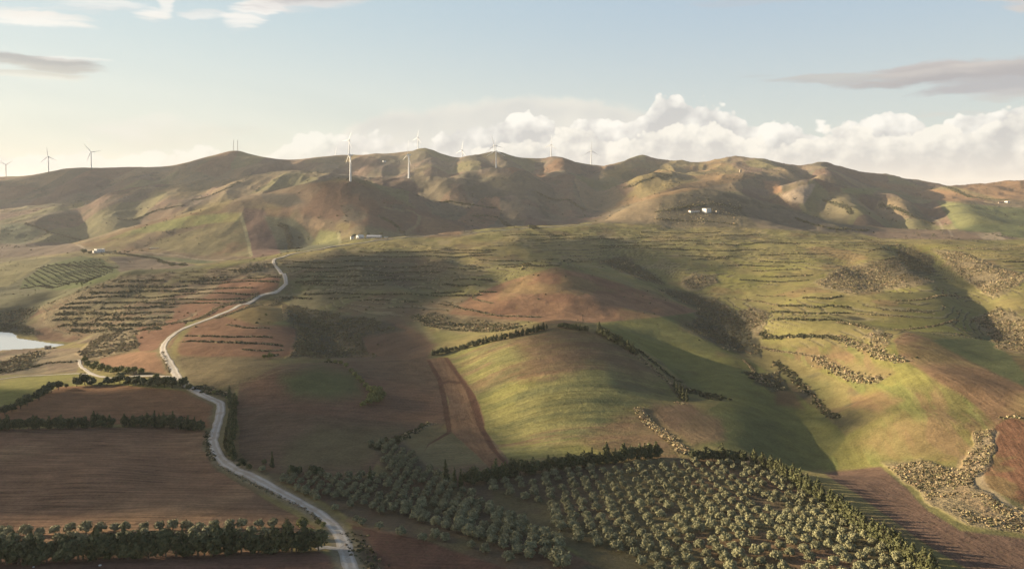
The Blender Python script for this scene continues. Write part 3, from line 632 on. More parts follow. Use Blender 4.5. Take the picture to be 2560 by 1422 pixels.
field([(800, 575), (850, 580), (850, 612), (780, 612)], (0.165, 0.160, 0.070), 4, 4, layer=B)
field([(700, 480), (880, 450), (960, 480), (1050, 530), (1150, 560), (1190, 585), (1050, 590), (900, 560), (760, 540)], (0.130, 0.092, 0.062), 8, 8, layer=B, mot=[(SOIL_R, 100, 0.48, 0.6, 0.6), ((0.09, 0.085, 0.06), 80, 0.52, 0.64, 0.7)])
field([(1050, 540), (1090, 545), (1160, 570), (1150, 590), (1060, 592)], (0.170, 0.110, 0.066), 6, 6, layer=B)
field([(650, 485), (740, 485), (760, 505), (720, 520), (660, 505)], (0.060, 0.055, 0.045), 5, 5, layer=B)
field([(0, 560), (60, 555), (110, 580), (60, 610), (0, 608)], (0.110, 0.118, 0.068), 6, 6, layer=B)
# right-hand hill and slopes
field([(1480, 556), (1560, 520), (1640, 492), (1700, 476), (1770, 474), (1860, 488), (2050, 545), (2090, 580), (1830, 568)], (0.150, 0.122, 0.075), 3, 4, layer=B, mot=[(SCRUB_D, 22, 0.52, 0.64, 0.7)])
field([(1480, 556), (1560, 522), (1640, 492), (1660, 500), (1640, 535), (1660, 555)], (0.185, 0.140, 0.085), 3, 4, layer=B)
scrubland([(1650, 510), (1740, 495), (1860, 505), (1850, 560), (1640, 565), (1640, 540)], (0.115, 0.098, 0.062), 0.6, layer='H')
field([(1850, 520), (1960, 522), (2080, 560), (2090, 580), (1900, 570)], (0.150, 0.120, 0.082), 4, 4, layer=B)
field([(1505, 432), (1560, 410), (1660, 400), (1800, 400), (1860, 430), (1700, 470), (1560, 512), (1500, 540), (1590, 470)], (0.170, 0.135, 0.065), 6, 7, layer=B, mot=[(SOIL_O, 120, 0.5, 0.62, 0.5)])
field([(1560, 512), (1700, 462), (1840, 434), (1910, 433), (1860, 450), (1720, 478)], (0.195, 0.130, 0.070), 3, 4, layer=B)
field([(1910, 452), (1950, 453), (1955, 480), (1930, 487), (1912, 470)], (0.22, 0.13, 0.075), 3, 4, layer=B)
field([(1950, 490), (2000, 465), (2040, 458), (2030, 480), (2010, 510), (1975, 505)], (0.26, 0.20, 0.14), 3, 4, layer=B)
field([(2040, 520), (2080, 480), (2160, 475), (2130, 520), (2120, 560), (2070, 560)], (0.150, 0.125, 0.072), 6, 6, layer=B)
field([(2100, 470), (2200, 470), (2180, 486), (2110, 482)], (0.160, 0.155, 0.066), 3, 4, layer=B)
field([(2150, 450), (2400, 478), (2480, 500), (2350, 505), (2200, 470)], (0.185, 0.115, 0.066), 6, 7, layer=B)
field([(2400, 470), (2500, 445), (2800, 438), (2800, 500), (2500, 500)], (0.190, 0.118, 0.068), 5, 6, layer=B)
field([(2340, 502), (2480, 515), (2700, 530), (2700, 600), (2450, 590), (2390, 570)], (0.100, 0.112, 0.052), 4, 5, layer=B)
field([(2350, 505), (2400, 508), (2520, 560), (2440, 560), (2400, 575)], (0.150, 0.150, 0.066), 6, 6, layer=B)
field([(2100, 570), (2250, 575), (2450, 580), (2560, 598), (2400, 600), (2200, 596)], (0.150, 0.108, 0.076), 3, 4, layer=B)
field([(2440, 585), (2500, 580), (2515, 600), (2460, 600)], (0.24, 0.19, 0.13), 2, 3, layer=B)
# pale tracks and boundary strips far off: image polyline, half width in metres
def strip(pts, hw, colr, amt=1.0, dmin=0, dmax=1e9):
    W = [hit(px, v, dmin, dmax)[:2] for px, v in pts]
    xs = [w[0] for w in W]; ys = [w[1] for w in W]
    sel = (gx > min(xs) - 4 * hw) & (gx < max(xs) + 4 * hw) & (gy > min(ys) - 4 * hw) & (gy < max(ys) + 4 * hw)
    m = np.zeros((nr, nc))
    m[sel] = sstep(np.sqrt(seg_dist2(gx[sel] + wxn[sel] * hw * 0.4, gy[sel], W)), hw * 1.3, hw * 0.7)
    put(m, colr, amt); furrow[..., 2] *= (1 - m)
strip([(600, 532), (612, 570), (622, 610), (628, 642)], 3.5, (0.24, 0.22, 0.12), 0.8, 1500)
strip([(845, 580), (850, 600), (848, 615)], 3.0, (0.24, 0.22, 0.12), 0.7, 1500)
strip([(0, 655), (80, 648), (130, 642)], 4, PALE, 0.6, 1300)
strip([(190, 612), (230, 628)], 3, PALE, 0.7, 1500)
strip([(300, 628), (440, 638), (560, 650), (620, 648)], 4, PALE, 0.5, 1500)
strip([(1000, 590), (1045, 560), (1050, 540), (1030, 528), (960, 520)], 5, (0.20, 0.17, 0.10), 0.6, 1700)
strip([(960, 403), (880, 415), (840, 420)], 7, PALE, 0.5, 3300)
strip([(60, 520), (180, 503), (215, 505)], 10, (0.22, 0.19, 0.10), 0.5, 2500)
strip([(330, 478), (400, 470), (470, 461)], 10, (0.24, 0.2, 0.10), 0.5, 2500)
strip([(2080, 572), (2160, 574), (2340, 575), (2560, 580)], 2.5, (0.08, 0.08, 0.05), 0.7, 1750)
strip([(2330, 545), (2372, 575), (2380, 590)], 2.5, PALE, 0.5, 1750)
# field tracks and the lane edges near the camera
strip([(690, 738), (780, 727), (860, 718), (930, 713)], 1.8, DRY, 0.8)
strip([(760, 738), (830, 742)], 1.5, DRY, 0.5)
strip([(500, 975), (640, 950), (800, 908)], 1.2, (0.17, 0.13, 0.07), 0.5)
strip([(2480, 1080), (2440, 1180), (2452, 1222), (2510, 1262), (2600, 1300)], 3.0, (0.30, 0.23, 0.14), 0.8)
strip([(2420, 1140), (2395, 1200), (2410, 1240), (2480, 1290)], 3.0, (0.27, 0.19, 0.11), 0.6)
strip([(1130, 1350), (1250, 1385), (1330, 1400)], 2.2, (0.26, 0.17, 0.11), 0.8)
strip([(880, 1300), (960, 1325), (1100, 1345)], 2.5, (0.17, 0.11, 0.07), 0.7)
strip([(1130, 1230), (1300, 1290), (1420, 1350), (1600, 1420)], 3.5, (0.115, 0.085, 0.055), 0.5)
# orchard floor
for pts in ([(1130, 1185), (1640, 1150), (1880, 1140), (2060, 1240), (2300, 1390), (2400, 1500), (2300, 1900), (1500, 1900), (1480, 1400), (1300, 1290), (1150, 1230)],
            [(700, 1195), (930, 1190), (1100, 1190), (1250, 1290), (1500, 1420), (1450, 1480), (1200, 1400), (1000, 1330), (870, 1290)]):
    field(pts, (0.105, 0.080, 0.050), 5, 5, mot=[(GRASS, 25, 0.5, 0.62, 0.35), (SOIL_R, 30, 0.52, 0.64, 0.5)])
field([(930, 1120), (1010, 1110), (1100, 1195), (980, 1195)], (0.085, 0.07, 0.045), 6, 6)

# contour terraces: narrow banks between the strips of the stepped slopes
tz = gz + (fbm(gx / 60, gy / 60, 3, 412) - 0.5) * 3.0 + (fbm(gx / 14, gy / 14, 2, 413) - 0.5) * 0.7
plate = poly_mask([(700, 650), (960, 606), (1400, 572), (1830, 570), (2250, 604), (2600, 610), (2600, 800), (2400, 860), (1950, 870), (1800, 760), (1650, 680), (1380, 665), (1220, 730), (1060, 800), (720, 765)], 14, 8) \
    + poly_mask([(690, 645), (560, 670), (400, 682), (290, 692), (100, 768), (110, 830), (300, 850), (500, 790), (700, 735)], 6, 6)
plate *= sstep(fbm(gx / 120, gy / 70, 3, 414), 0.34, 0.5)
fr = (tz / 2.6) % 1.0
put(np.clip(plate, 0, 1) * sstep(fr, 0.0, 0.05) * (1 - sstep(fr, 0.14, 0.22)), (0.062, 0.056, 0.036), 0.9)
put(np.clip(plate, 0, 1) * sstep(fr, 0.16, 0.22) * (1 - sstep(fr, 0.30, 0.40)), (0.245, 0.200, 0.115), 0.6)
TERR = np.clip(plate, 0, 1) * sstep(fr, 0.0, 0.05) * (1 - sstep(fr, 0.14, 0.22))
# ------------------------------------------------------------------ materials
def mat(name, build):
    m = bpy.data.materials.new(name); m.use_nodes = True
    t = NT(m.node_tree); b = t.n['Principled BSDF']; b.inputs['Roughness'].default_value = 0.95
    b.inputs['Specular IOR Level'].default_value = 0.15
    build(t, b); return m
def flat_var(c1, c2, scale, rough=0.9, spec=0.2):
    def f(t, b):
        g = t.n.new('ShaderNodeNewGeometry').outputs['Position']
        t.l.new(t.mix(t.ss(t.noise(g, scale, 3), 0.35, 0.65), c1, c2), b.inputs['Base Color'])
        b.inputs['Roughness'].default_value = rough; b.inputs['Specular IOR Level'].default_value = spec
    return f
def ground_build(t, b):
    geo = t.n.new('ShaderNodeNewGeometry').outputs['Position']
    a = t.n.new('ShaderNodeAttribute'); a.attribute_name = 'tint'
    f = t.n.new('ShaderNodeAttribute'); f.attribute_name = 'furrow'
    v = t.n.new('ShaderNodeAttribute'); v.attribute_name = 'veg'
    fx, fy, fz = t.sep(f.outputs['Vector'])
    lines = t.noise(t.xyz(fx, fy, 0.0), 0.9, 3, 0.65)
    fine = t.noise(geo, 0.75, 5, 0.65); med = t.noise(geo, 0.09, 4, 0.6); big = t.noise(geo, 0.016, 3, 0.55)
    lv = t.m('MULTIPLY', t.m('SUBTRACT', lines, 0.5), t.m('MULTIPLY', fz, 3.0))
    k = t.m('ADD', 1.0, lv)
    k = t.m('ADD', k, t.m('MULTIPLY', t.m('SUBTRACT', fine, 0.5), 1.15))
    k = t.m('ADD', k, t.m('MULTIPLY', t.m('SUBTRACT', med, 0.5), 0.9))
    k = t.m('ADD', k, t.m('MULTIPLY', t.m('SUBTRACT', big, 0.5), 0.5))
    k = t.m('MAXIMUM', k, 0.25)
    vm = t.n.new('ShaderNodeVectorMath'); vm.operation = 'SCALE'; t.l.new(a.outputs['Color'], vm.inputs[0]); t.l.new(k, vm.inputs['Scale'])
    # scattered weeds and stubble
    weeds = t.m('MULTIPLY', t.ss(t.noise(geo, 0.35, 4, 0.7), 0.56, 0.70), 0.35)
    c = t.mix(weeds, vm.outputs[0], (0.085, 0.085, 0.042))
    sc = t.m('MULTIPLY', v.outputs['Fac'], t.ss(t.noise(geo, 0.28, 4, 0.6), 0.45, 0.60))
    c = t.mix(t.m('MULTIPLY', sc, 0.35), c, (0.055, 0.052, 0.034))
    t.l.new(c, b.inputs['Base Color']); b.inputs['Specular IOR Level'].default_value = 0.05; b.inputs['Roughness'].default_value = 1.0
    h = t.m('ADD', t.m('MULTIPLY', fine, 0.45), t.m('MULTIPLY', lines, t.m('MULTIPLY', fz, 0.5)))
    h = t.m('ADD', h, t.m('MULTIPLY', t.m('MULTIPLY', v.outputs['Fac'], t.noise(geo, 0.3, 4, 0.6)), 3.0))
    h = t.m('ADD', h, t.m('MULTIPLY', med, 1.6))
    bp = t.n.new('ShaderNodeBump'); bp.inputs['Strength'].default_value = 0.8; bp.inputs['Distance'].default_value = 1.0
    t.l.new(h, bp.inputs['Height']); t.l.new(bp.outputs[0], b.inputs['Normal'])
M = {}
M['ground'] = mat('ground_cover', ground_build)
# ------------------------------------------------------------------ terrace banks and scrub lines: (image polyline, width m, shrubs per metre, shrub size, dark share)
BANKS = []
def bank(pts, w=2.0, dens=0.6, size=1.1, dark=0.5, tone=0.65, colr=None):
    colr = colr or ((0.080, 0.072, 0.046) if dark > 0.6 else (0.20, 0.16, 0.095))
    BANKS.append((pts, w, dens, size, dark)); strip(pts, w * 0.5 + 0.7, colr, tone)
rb = random.Random(11)
def hbank(v, x0, x1, slope=0.0, **k):
    n = max(3, int((x1 - x0) / 35)); ph = rb.uniform(0, 6)
    pts = [(x0 + (x1 - x0) * i / n, v + slope * (i / n - 0.5) * (x1 - x0) + 1.8 * math.sin(ph + i * 1.1) + rb.uniform(-0.8, 0.8)) for i in range(n + 1)]
    i = 0
    while i < n:                                    # broken into runs, as in the photo
        j = min(n, i + rb.randint(2, 6)); bank(pts[i:j + 1], **k); i = j + (1 if rb.random() < 0.3 else 0)
for v, a, b in ((702, 300, 560), (716, 250, 500), (729, 225, 480), (743, 195, 430), (757, 170, 410), (770, 150, 430), (784, 140, 430), (798, 130, 420), (812, 150, 420), (825, 180, 400)):
    hbank(v, a, b, -0.01, w=4.0, dens=1.9, size=1.6, dark=0.7)
for v, a, b in ((676, 570, 690), (694, 500, 700), (706, 480, 695), (722, 450, 660), (735, 430, 640), (748, 410, 600), (760, 400, 560)):
    hbank(v, a, b, -0.02, w=3.0, dens=1.6, size=1.5, dark=0.65)
for v, a, b in ((655, 700, 980), (668, 720, 1080), (680, 760, 1100), (691, 740, 1000), (702, 740, 1100), (712, 760, 960), (735, 760, 1030), (745, 700, 900), (752, 900, 1040), (642, 820, 1100), (630, 900, 1100),
                (625, 1100, 1240), (632, 1010, 1260), (641, 1090, 1230), (652, 1200, 1480), (664, 1250, 1400), (672, 1120, 1190), (700, 1140, 1230), (712, 1110, 1190), (731, 1080, 1240), (738, 1040, 1200),
                (588, 1260, 1480), (597, 1340, 1700), (604, 1540, 1760), (612, 1480, 2000), (620, 1500, 1700), (626, 1680, 1900), (641, 1700, 1840), (606, 1900, 2050), (590, 1760, 1900), (582, 1600, 1800), (654, 1900, 2010), (648, 1730, 1820),
                (665, 1820, 1960), (676, 1880, 2000), (636, 1900, 2080), (690, 1900, 2030), (702, 1850, 2020)):
    hbank(v, a, b, rb.uniform(-0.02, 0.01), w=2.6, dens=1.5, size=1.55, dark=0.85, tone=0.6)
D_, L_ = dict(w=3.4, dens=2.4, size=1.75, dark=0.88), dict(w=2.4, dens=1.2, size=1.2, dark=0.4)
for pts, k in (
    ([(2110, 614), (2180, 611), (2250, 612)], L_), ([(1990, 619), (2030, 623), (2060, 631)], L_), ([(2175, 628), (2250, 631)], D_), ([(2200, 652), (2250, 648)], D_), ([(2340, 620), (2450, 622), (2570, 626)], L_), ([(2510, 655), (2600, 652)], D_),
    ([(2008, 745), (2060, 747), (2100, 741)], D_), ([(1950, 765), (2040, 768), (2075, 764), (2122, 767)], D_), ([(1930, 781), (2040, 784), (2125, 783)], D_), ([(1930, 802), (2020, 800), (2100, 801)], D_),
    ([(1905, 833), (1930, 843), (2000, 840), (2060, 842), (2105, 848)], dict(w=4.5, dens=2.6, size=1.6, dark=0.9)),
    ([(2240, 752), (2290, 750), (2330, 744), (2380, 739), (2425, 744)], dict(w=3, dens=1.4, size=1.3, dark=0.5)), ([(2210, 775), (2270, 778), (2335, 784)], L_), ([(2130, 784), (2200, 788), (2280, 794)], L_),
    ([(2235, 824), (2300, 820), (2350, 812), (2395, 800)], dict(w=3, dens=1.2, size=1.2, dark=0.35)), ([(1840, 748), (1880, 752), (1960, 764)], L_), ([(1890, 738), (1960, 740)], L_),
    ([(2095, 842), (2130, 858), (2170, 868), (2200, 888), (2262, 902)], dict(w=7, dens=2.2, size=1.5, dark=0.35)), ([(2100, 806), (2140, 812), (2180, 822)], dict(w=6, dens=2.0, size=1.4, dark=0.4)),
    ([(1880, 862), (1930, 875), (2000, 884), (2045, 892)], dict(w=2.5, dens=1.2, size=1.1, dark=0.25)), ([(2045, 892), (2075, 915), (2110, 932), (2160, 950), (2200, 948)], dict(w=6, dens=2.2, size=1.4, dark=0.3)),
    ([(1858, 900), (1875, 915), (1885, 930)], dict(w=2, dens=1.6, size=1.0, dark=0.1)), ([(1885, 935), (1900, 950), (1935, 965), (1955, 972)], dict(w=9, dens=4.0, size=2.0, dark=0.7)),
    ([(1940, 905), (1985, 945), (2010, 975)], dict(w=5, dens=2.0, size=1.5, dark=0.9)), ([(2010, 975), (2040, 1000), (2095, 1045)], dict(w=3.5, dens=1.6, size=1.2, dark=0.8)),
    ([(465, 840), (560, 842), (680, 844)], dict(w=3, dens=1.6, size=1.4, dark=0.7)), ([(465, 854), (560, 856), (700, 864)], dict(w=4, dens=2.2, size=1.5, dark=0.65)), ([(610, 874), (660, 877), (705, 875)], dict(w=3, dens=1.6, size=1.3, dark=0.5)),
    ([(570, 812), (620, 820), (670, 820)], dict(w=3, dens=1.6, size=1.3, dark=0.6)), ([(710, 762), (714, 785), (712, 800)], dict(w=3, dens=1.4, size=1.3, dark=0.1)), ([(670, 892), (685, 888)], dict(w=4, dens=2.0, size=1.6, dark=0.7)),
    ([(1040, 788), (1075, 805), (1140, 812), (1220, 812), (1290, 820)], dict(w=9, dens=2.6, size=1.5, dark=0.7)), ([(1100, 760), (1160, 772), (1230, 787), (1300, 791), (1350, 793)], dict(w=3.5, dens=1.4, size=1.2, dark=0.45)),
    ([(1060, 812), (1130, 824), (1200, 828), (1260, 826)], dict(w=4, dens=1.8, size=1.3, dark=0.7)), ([(1190, 738), (1185, 748), (1230, 758)], dict(w=2.5, dens=1.4, size=1.0, dark=0.1)), ([(1265, 668), (1320, 664), (1310, 672)], dict(w=6, dens=2.0, size=1.4, dark=0.8)),
    ([(1075, 1058), (1040, 1075), (1005, 1092)], dict(w=3, dens=1.6, size=1.2, dark=0.6)), ([(1005, 1092), (970, 1108), (935, 1118)], dict(w=5, dens=2.0, size=1.6, dark=0.95)),
    ([(1595, 1022), (1612, 1045), (1650, 1078), (1690, 1110), (1712, 1132)], dict(w=3.6, dens=4.0, size=1.5, dark=0.0, colr=(0.33, 0.27, 0.18))), ([(1590, 885), (1625, 915), (1660, 945), (1685, 962)], dict(w=4.5, dens=2.8, size=1.5, dark=0.12, colr=(0.28, 0.22, 0.14))),
    ([(1600, 880), (1650, 920), (1700, 955)], dict(w=5, dens=1.8, size=1.6, dark=0.9)), ([(1715, 975), (1760, 985), (1800, 1000)], dict(w=9, dens=3.0, size=1.9, dark=0.95)), ([(1690, 1006), (1716, 1010)], dict(w=2.5, dens=2, size=1.1, dark=0.0)),
    ([(2500, 1045), (2540, 1042), (2600, 1052)], dict(w=3, dens=1.6, size=1.2, dark=0.6)), ([(2310, 645), (2330, 640)], L_),
    ([(700, 742), (620, 768), (545, 795)], dict(w=4, dens=1.6, size=1.3, dark=0.15)), ([(640, 738), (560, 765), (500, 795), (400, 815), (330, 830)], dict(w=5, dens=1.8, size=1.4, dark=0.25)),
    ([(405, 880), (415, 905), (425, 930)], dict(w=2, dens=1.2, size=1.0, dark=0.2)), ([(520, 1080), (522, 1120), (535, 1150)], dict(w=2.5, dens=1.4, size=0.8, dark=0.7)), ([(545, 1160), (600, 1192), (680, 1232), (760, 1272), (800, 1300)], dict(w=1.8, dens=1.6, size=0.55, dark=0.25)),
    ([(490, 968), (530, 980), (575, 985)], dict(w=5, dens=1.8, size=1.3, dark=0.8)), ([(0, 932), (60, 922), (120, 908), (190, 905)], dict(w=4, dens=1.4, size=1.3, dark=0.6)), ([(815, 905), (850, 908)], dict(w=3, dens=1.6, size=1.3, dark=0.4)),
    ([(1640, 530), (1700, 520), (1760, 512), (1850, 520)], dict(w=8, dens=1.2, size=2.2, dark=0.8)), ([(1640, 548), (1700, 552), (1800, 556), (1840, 562)], dict(w=8, dens=1.2, size=2.0, dark=0.7)),
    *[(p, dict(w=10, dens=0.8, size=3.0, dark=1.0)) for p in ([(1180, 540), (1260, 556), (1340, 574)], [(950, 540), (985, 560), (1010, 585)], [(700, 560), (722, 590), (745, 622)], [(1100, 505), (1180, 512), (1240, 520)], [(1330, 480), (1400, 500), (1460, 525)], [(1990, 545), (2080, 572), (2170, 575)], [(2200, 510), (2270, 535), (2330, 560)],
       [(2060, 500), (2110, 515), (2130, 535)], [(460, 515), (380, 530), (300, 548)], [(60, 560), (140, 585), (200, 600)], [(600, 455), (560, 475), (480, 500)], [(2330, 470), (2420, 490), (2520, 500)], [(1560, 470), (1600, 455), (1680, 440)])],
    ([(285, 634), (340, 640), (400, 652), (465, 664)], dict(w=7, dens=1.6, size=2.4, dark=1.0)), ([(90, 672), (150, 662), (215, 668), (290, 670)], dict(w=5, dens=1.4, size=2.0, dark=1.0)), ([(55, 722), (110, 716), (150, 716)], dict(w=5, dens=1.2, size=2.0, dark=1.0)),
    ([(880, 1330), (900, 1370), (930, 1422)], dict(w=7, dens=1.8, size=0.8, dark=0.9))):
    bank(pts, **k)
# road verges
ROAD = [(905, 1500), (885, 1440), (871, 1400), (858, 1355), (832, 1312), (790, 1279), (740, 1251), (690, 1223), (640, 1196), (590, 1173), (556, 1150), (537, 1121), (534, 1095), (544, 1060), (552, 1030), (552, 1013), (543, 1003), (518, 992), (490, 978), (465, 962), (447, 946),
        (436, 926), (424, 905), (411, 885), (408, 870), (417, 852), (440, 832), (482, 812), (540, 790), (590, 768), (640, 746), (688, 731), (711, 713), (714, 700), (702, 682), (687, 664), (684, 652), (692, 646)]
strip(ROAD, 5.2, (0.155, 0.132, 0.070), 0.75)
strip([(905, 1500), (871, 1400), (832, 1312), (740, 1251), (640, 1196), (556, 1150)], 4.2, (0.24, 0.195, 0.13), 0.6)

# ------------------------------------------------------------------ ground object, plain beyond, lake, road
idx = np.arange(nr * nc).reshape(nr, nc)
quads = np.stack([idx[:-1, :-1], idx[:-1, 1:], idx[1:, 1:], idx[1:, :-1]], -1).reshape(-1, 4)
me = np_mesh('terrain', np.stack([gx, gy, gz], -1).reshape(-1, 3), quads=quads)
a = me.attributes.new('tint', 'FLOAT_COLOR', 'POINT'); a.data.foreach_set('color', np.concatenate([tint, np.ones((nr, nc, 1))], -1).astype(np.float32).ravel())
a = me.attributes.new('furrow', 'FLOAT_VECTOR', 'POINT'); a.data.foreach_set('vector', furrow.astype(np.float32).ravel())
a = me.attributes.new('veg', 'FLOAT', 'POINT'); a.data.foreach_set('value', veg.astype(np.float32).ravel())
link('terrain', me, M['ground'], kind='structure')
PZ = float(gz.min()) - 6.0
R = 24000.0
me = np_mesh('plain', np.array([(-R, -R, PZ), (R, -R, PZ), (R, R, PZ), (-R, R, PZ)]), quads=np.array([[0, 1, 2, 3]]))
M['plain'] = mat('plain_ground', flat_var((0.12, 0.095, 0.06), (0.10, 0.10, 0.05), 0.003, 1.0, 0.0))
link('plain', me, M['plain'], kind='structure')
def water_build(t, b):
    b.inputs['Base Color'].default_value = (0.42, 0.43, 0.41, 1); b.inputs['Roughness'].default_value = 0.10; b.inputs['Specular IOR Level'].default_value = 1.0
    g = t.n.new('ShaderNodeNewGeometry').outputs['Position']
    bp = t.n.new('ShaderNodeBump'); bp.inputs['Strength'].default_value = 0.25; bp.inputs['Distance'].default_value = 0.3
    t.l.new(t.noise(g, 0.5, 4, 0.6), bp.inputs['Height']); t.l.new(bp.outputs[0], b.inputs['Normal'])
M['water'] = mat('lake_water', water_build)
me = bpy.data.meshes.new('lake'); me.from_pydata([(-2600, 700, LZ), (-560, 830, LZ), (-430, 820, LZ), (-430, 990, LZ), (-560, 1010, LZ), (-2600, 1150, LZ)], [], [tuple(range(6))])
link('lake', me, M['water'], kind='structure')

def smooth_line(W, step):
    """Catmull-Rom through world points, resampled."""
    W = [np.array(w[:2]) for w in W]; W = [2 * W[0] - W[1]] + W + [2 * W[-1] - W[-2]]; out = []
    for i in range(1, len(W) - 2):
        p0, p1, p2, p3 = W[i - 1:i + 3]; n = max(1, int(np.hypot(*(p2 - p1)) / step))
        for k in range(n):
            t = k / n
            out.append(0.5 * ((2 * p1) + (p2 - p0) * t + (2 * p0 - 5 * p1 + 4 * p2 - p3) * t * t + (3 * p1 - p0 - 3 * p2 + p3) * t ** 3))
    out.append(W[-2]); return np.array(out)
def ribbon(name, pts, hw, material, lift=0.16, dmin=0, dmax=1e9, wob=0.25):
    C = smooth_line([hit(px, v, dmin, dmax) for px, v in pts], 1.6)
    d = np.gradient(C, axis=0); d /= np.hypot(d[:, 0], d[:, 1])[:, None]; N = np.stack([-d[:, 1], d[:, 0]], -1)
    lat = np.linspace(-1, 1, 9); L = len(C); s = np.arange(L) * 1.6
    wl = hw * (1 + wob * (vnoise(s / 9, s * 0, 3) - 0.5) * 2 * 0.6); wr = hw * (1 + wob * (vnoise(s / 7, s * 0, 4) - 0.5) * 2 * 0.6)
    off = np.where(lat[None] < 0, lat[None] * wl[:, None], lat[None] * wr[:, None])
    X = C[:, 0:1] + N[:, 0:1] * off; Y = C[:, 1:2] + N[:, 1:2] * off
    Z = ground_v(X.ravel(), Y.ravel()).reshape(X.shape)
    Z = np.maximum(Z, Z[:, 4:5] * 0.5 + Z * 0.5) + lift * np.clip(Y / 400, 0.7, 3)
    Z[:, 0] -= 0.35 * np.clip(Y[:, 0] / 500, 0.7, 2.5); Z[:, -1] -= 0.35 * np.clip(Y[:, -1] / 500, 0.7, 2.5)
    ii = np.arange(L * 9).reshape(L, 9)
    q = np.stack([ii[:-1, :-1], ii[:-1, 1:], ii[1:, 1:], ii[1:, :-1]], -1).reshape(-1, 4)
    me = np_mesh(name, np.stack([X, Y, Z], -1).reshape(-1, 3), quads=q)
    at = me.attributes.new('lane', 'FLOAT', 'POINT'); at.data.foreach_set('value', np.repeat(lat[None], L, 0).astype(np.float32).ravel())
    return link(name, me, material, kind='structure')
def road_build(t, b):
    g = t.n.new('ShaderNodeNewGeometry').outputs['Position']
    a = t.n.new('ShaderNodeAttribute'); a.attribute_name = 'lane'
    x = t.m('ABSOLUTE', t.m('ADD', a.outputs['Fac'], t.m('MULTIPLY', t.m('SUBTRACT', t.noise(g, 0.25, 3), 0.5), 0.5)))
    rut = t.m('SUBTRACT', 1.0, t.ss(t.m('ABSOLUTE', t.m('SUBTRACT', x, 0.45)), 0.05, 0.28))
    n = t.noise(g, 0.9, 5, 0.65); n2 = t.noise(g, 0.12, 3)
    c = t.mix(t.m('MULTIPLY', rut, 0.7), (0.33, 0.285, 0.23), (0.50, 0.465, 0.41))
    c = t.mix(t.ss(n, 0.4, 0.7), c, (0.40, 0.36, 0.30)); c = t.mix(t.m('MULTIPLY', t.ss(n2, 0.45, 0.7), 0.5), c, (0.24, 0.19, 0.14))
    edge = t.m('MULTIPLY', t.ss(t.m('ADD', x, t.m('MULTIPLY', t.m('SUBTRACT', n, 0.5), 0.8)), 0.80, 1.05), 0.8)
    c = t.mix(edge, c, (0.15, 0.13, 0.07)); t.l.new(c, b.inputs['Base Color'])
    bp = t.n.new('ShaderNodeBump'); bp.inputs['Strength'].default_value = 0.4; bp.inputs['Distance'].default_value = 0.5
    t.l.new(n, bp.inputs['Height']); t.l.new(bp.outputs[0], b.inputs['Normal'])
M['road'] = mat('gravel_road', road_build)
ribbon('road', ROAD, 2.9, M['road'])
ribbon('lane', [(447, 944), (400, 940), (340, 940), (280, 945), (235, 936), (205, 918), (197, 900)], 1.6, M['road'], wob=0.5)
ribbon('lane', [(-60, 955), (0, 948), (70, 940), (190, 934), (235, 936)], 1.3, M['road'], wob=0.5)
ribbon('track', [(692, 647), (730, 636), (800, 624), (862, 613), (905, 608), (960, 600)], 2.2, M['road'], lift=0.3, dmax=1600)
ribbon('track', [(960, 601), (1060, 591), (1200, 581), (1300, 573), (1400, 567), (1480, 561)], 1.6, M['road'], lift=0.3, dmax=1720, wob=0.6)
ribbon('track', [(862, 1360), (845, 1372), (815, 1368), (790, 1372)], 1.8, M['road'], wob=0.6)
# ------------------------------------------------------------------ plants
def plant_build(c1, c2, scale=0.8, trans=0.25):
    def f(t, b):
        o = t.n.new('ShaderNodeObjectInfo'); g = t.n.new('ShaderNodeNewGeometry').outputs['Position']
        r = t.n.new('ShaderNodeNewGeometry').outputs['Random Per Island']
        c = t.mix(t.ss(t.noise(g, scale, 2), 0.35, 0.65), c1, c2)
        k = t.m('MULTIPLY', t.m('ADD', 0.82, t.m('MULTIPLY', o.outputs['Random'], 0.36)), t.m('ADD', 0.75, t.m('MULTIPLY', r, 0.5)))
        vm = t.n.new('ShaderNodeVectorMath'); vm.operation = 'SCALE'; t.l.new(c, vm.inputs[0]); t.l.new(k, vm.inputs['Scale'])
        t.l.new(vm.outputs[0], b.inputs['Base Color']); b.inputs['Specular IOR Level'].default_value = 0.2; b.inputs['Roughness'].default_value = 0.75
    return f
M['olive'] = mat('olive_foliage', plant_build((0.165, 0.160, 0.084), (0.260, 0.242, 0.130)))
M['conifer'] = mat('conifer_foliage', plant_build((0.060, 0.066, 0.028), (0.108, 0.106, 0.044)))
M['broad'] = mat('broadleaf_foliage', plant_build((0.120, 0.125, 0.040), (0.200, 0.190, 0.065)))
M['belt'] = mat('belt_foliage', plant_build((0.062, 0.068, 0.026), (0.115, 0.112, 0.044)))
M['bark'] = mat('bark', flat_var((0.09, 0.07, 0.05), (0.14, 0.11, 0.08), 3.0))
ICO = None
def ico_pts(sub=1):
    import bmesh
    bm = bmesh.new(); bmesh.ops.create_icosphere(bm, subdivisions=sub, radius=1.0)
    v = np.array([x.co[:] for x in bm.verts]); f = np.array([[x.index for x in q.verts] for q in bm.faces]); bm.free(); return v, f
IC1, IC2 = ico_pts(1), ico_pts(2)
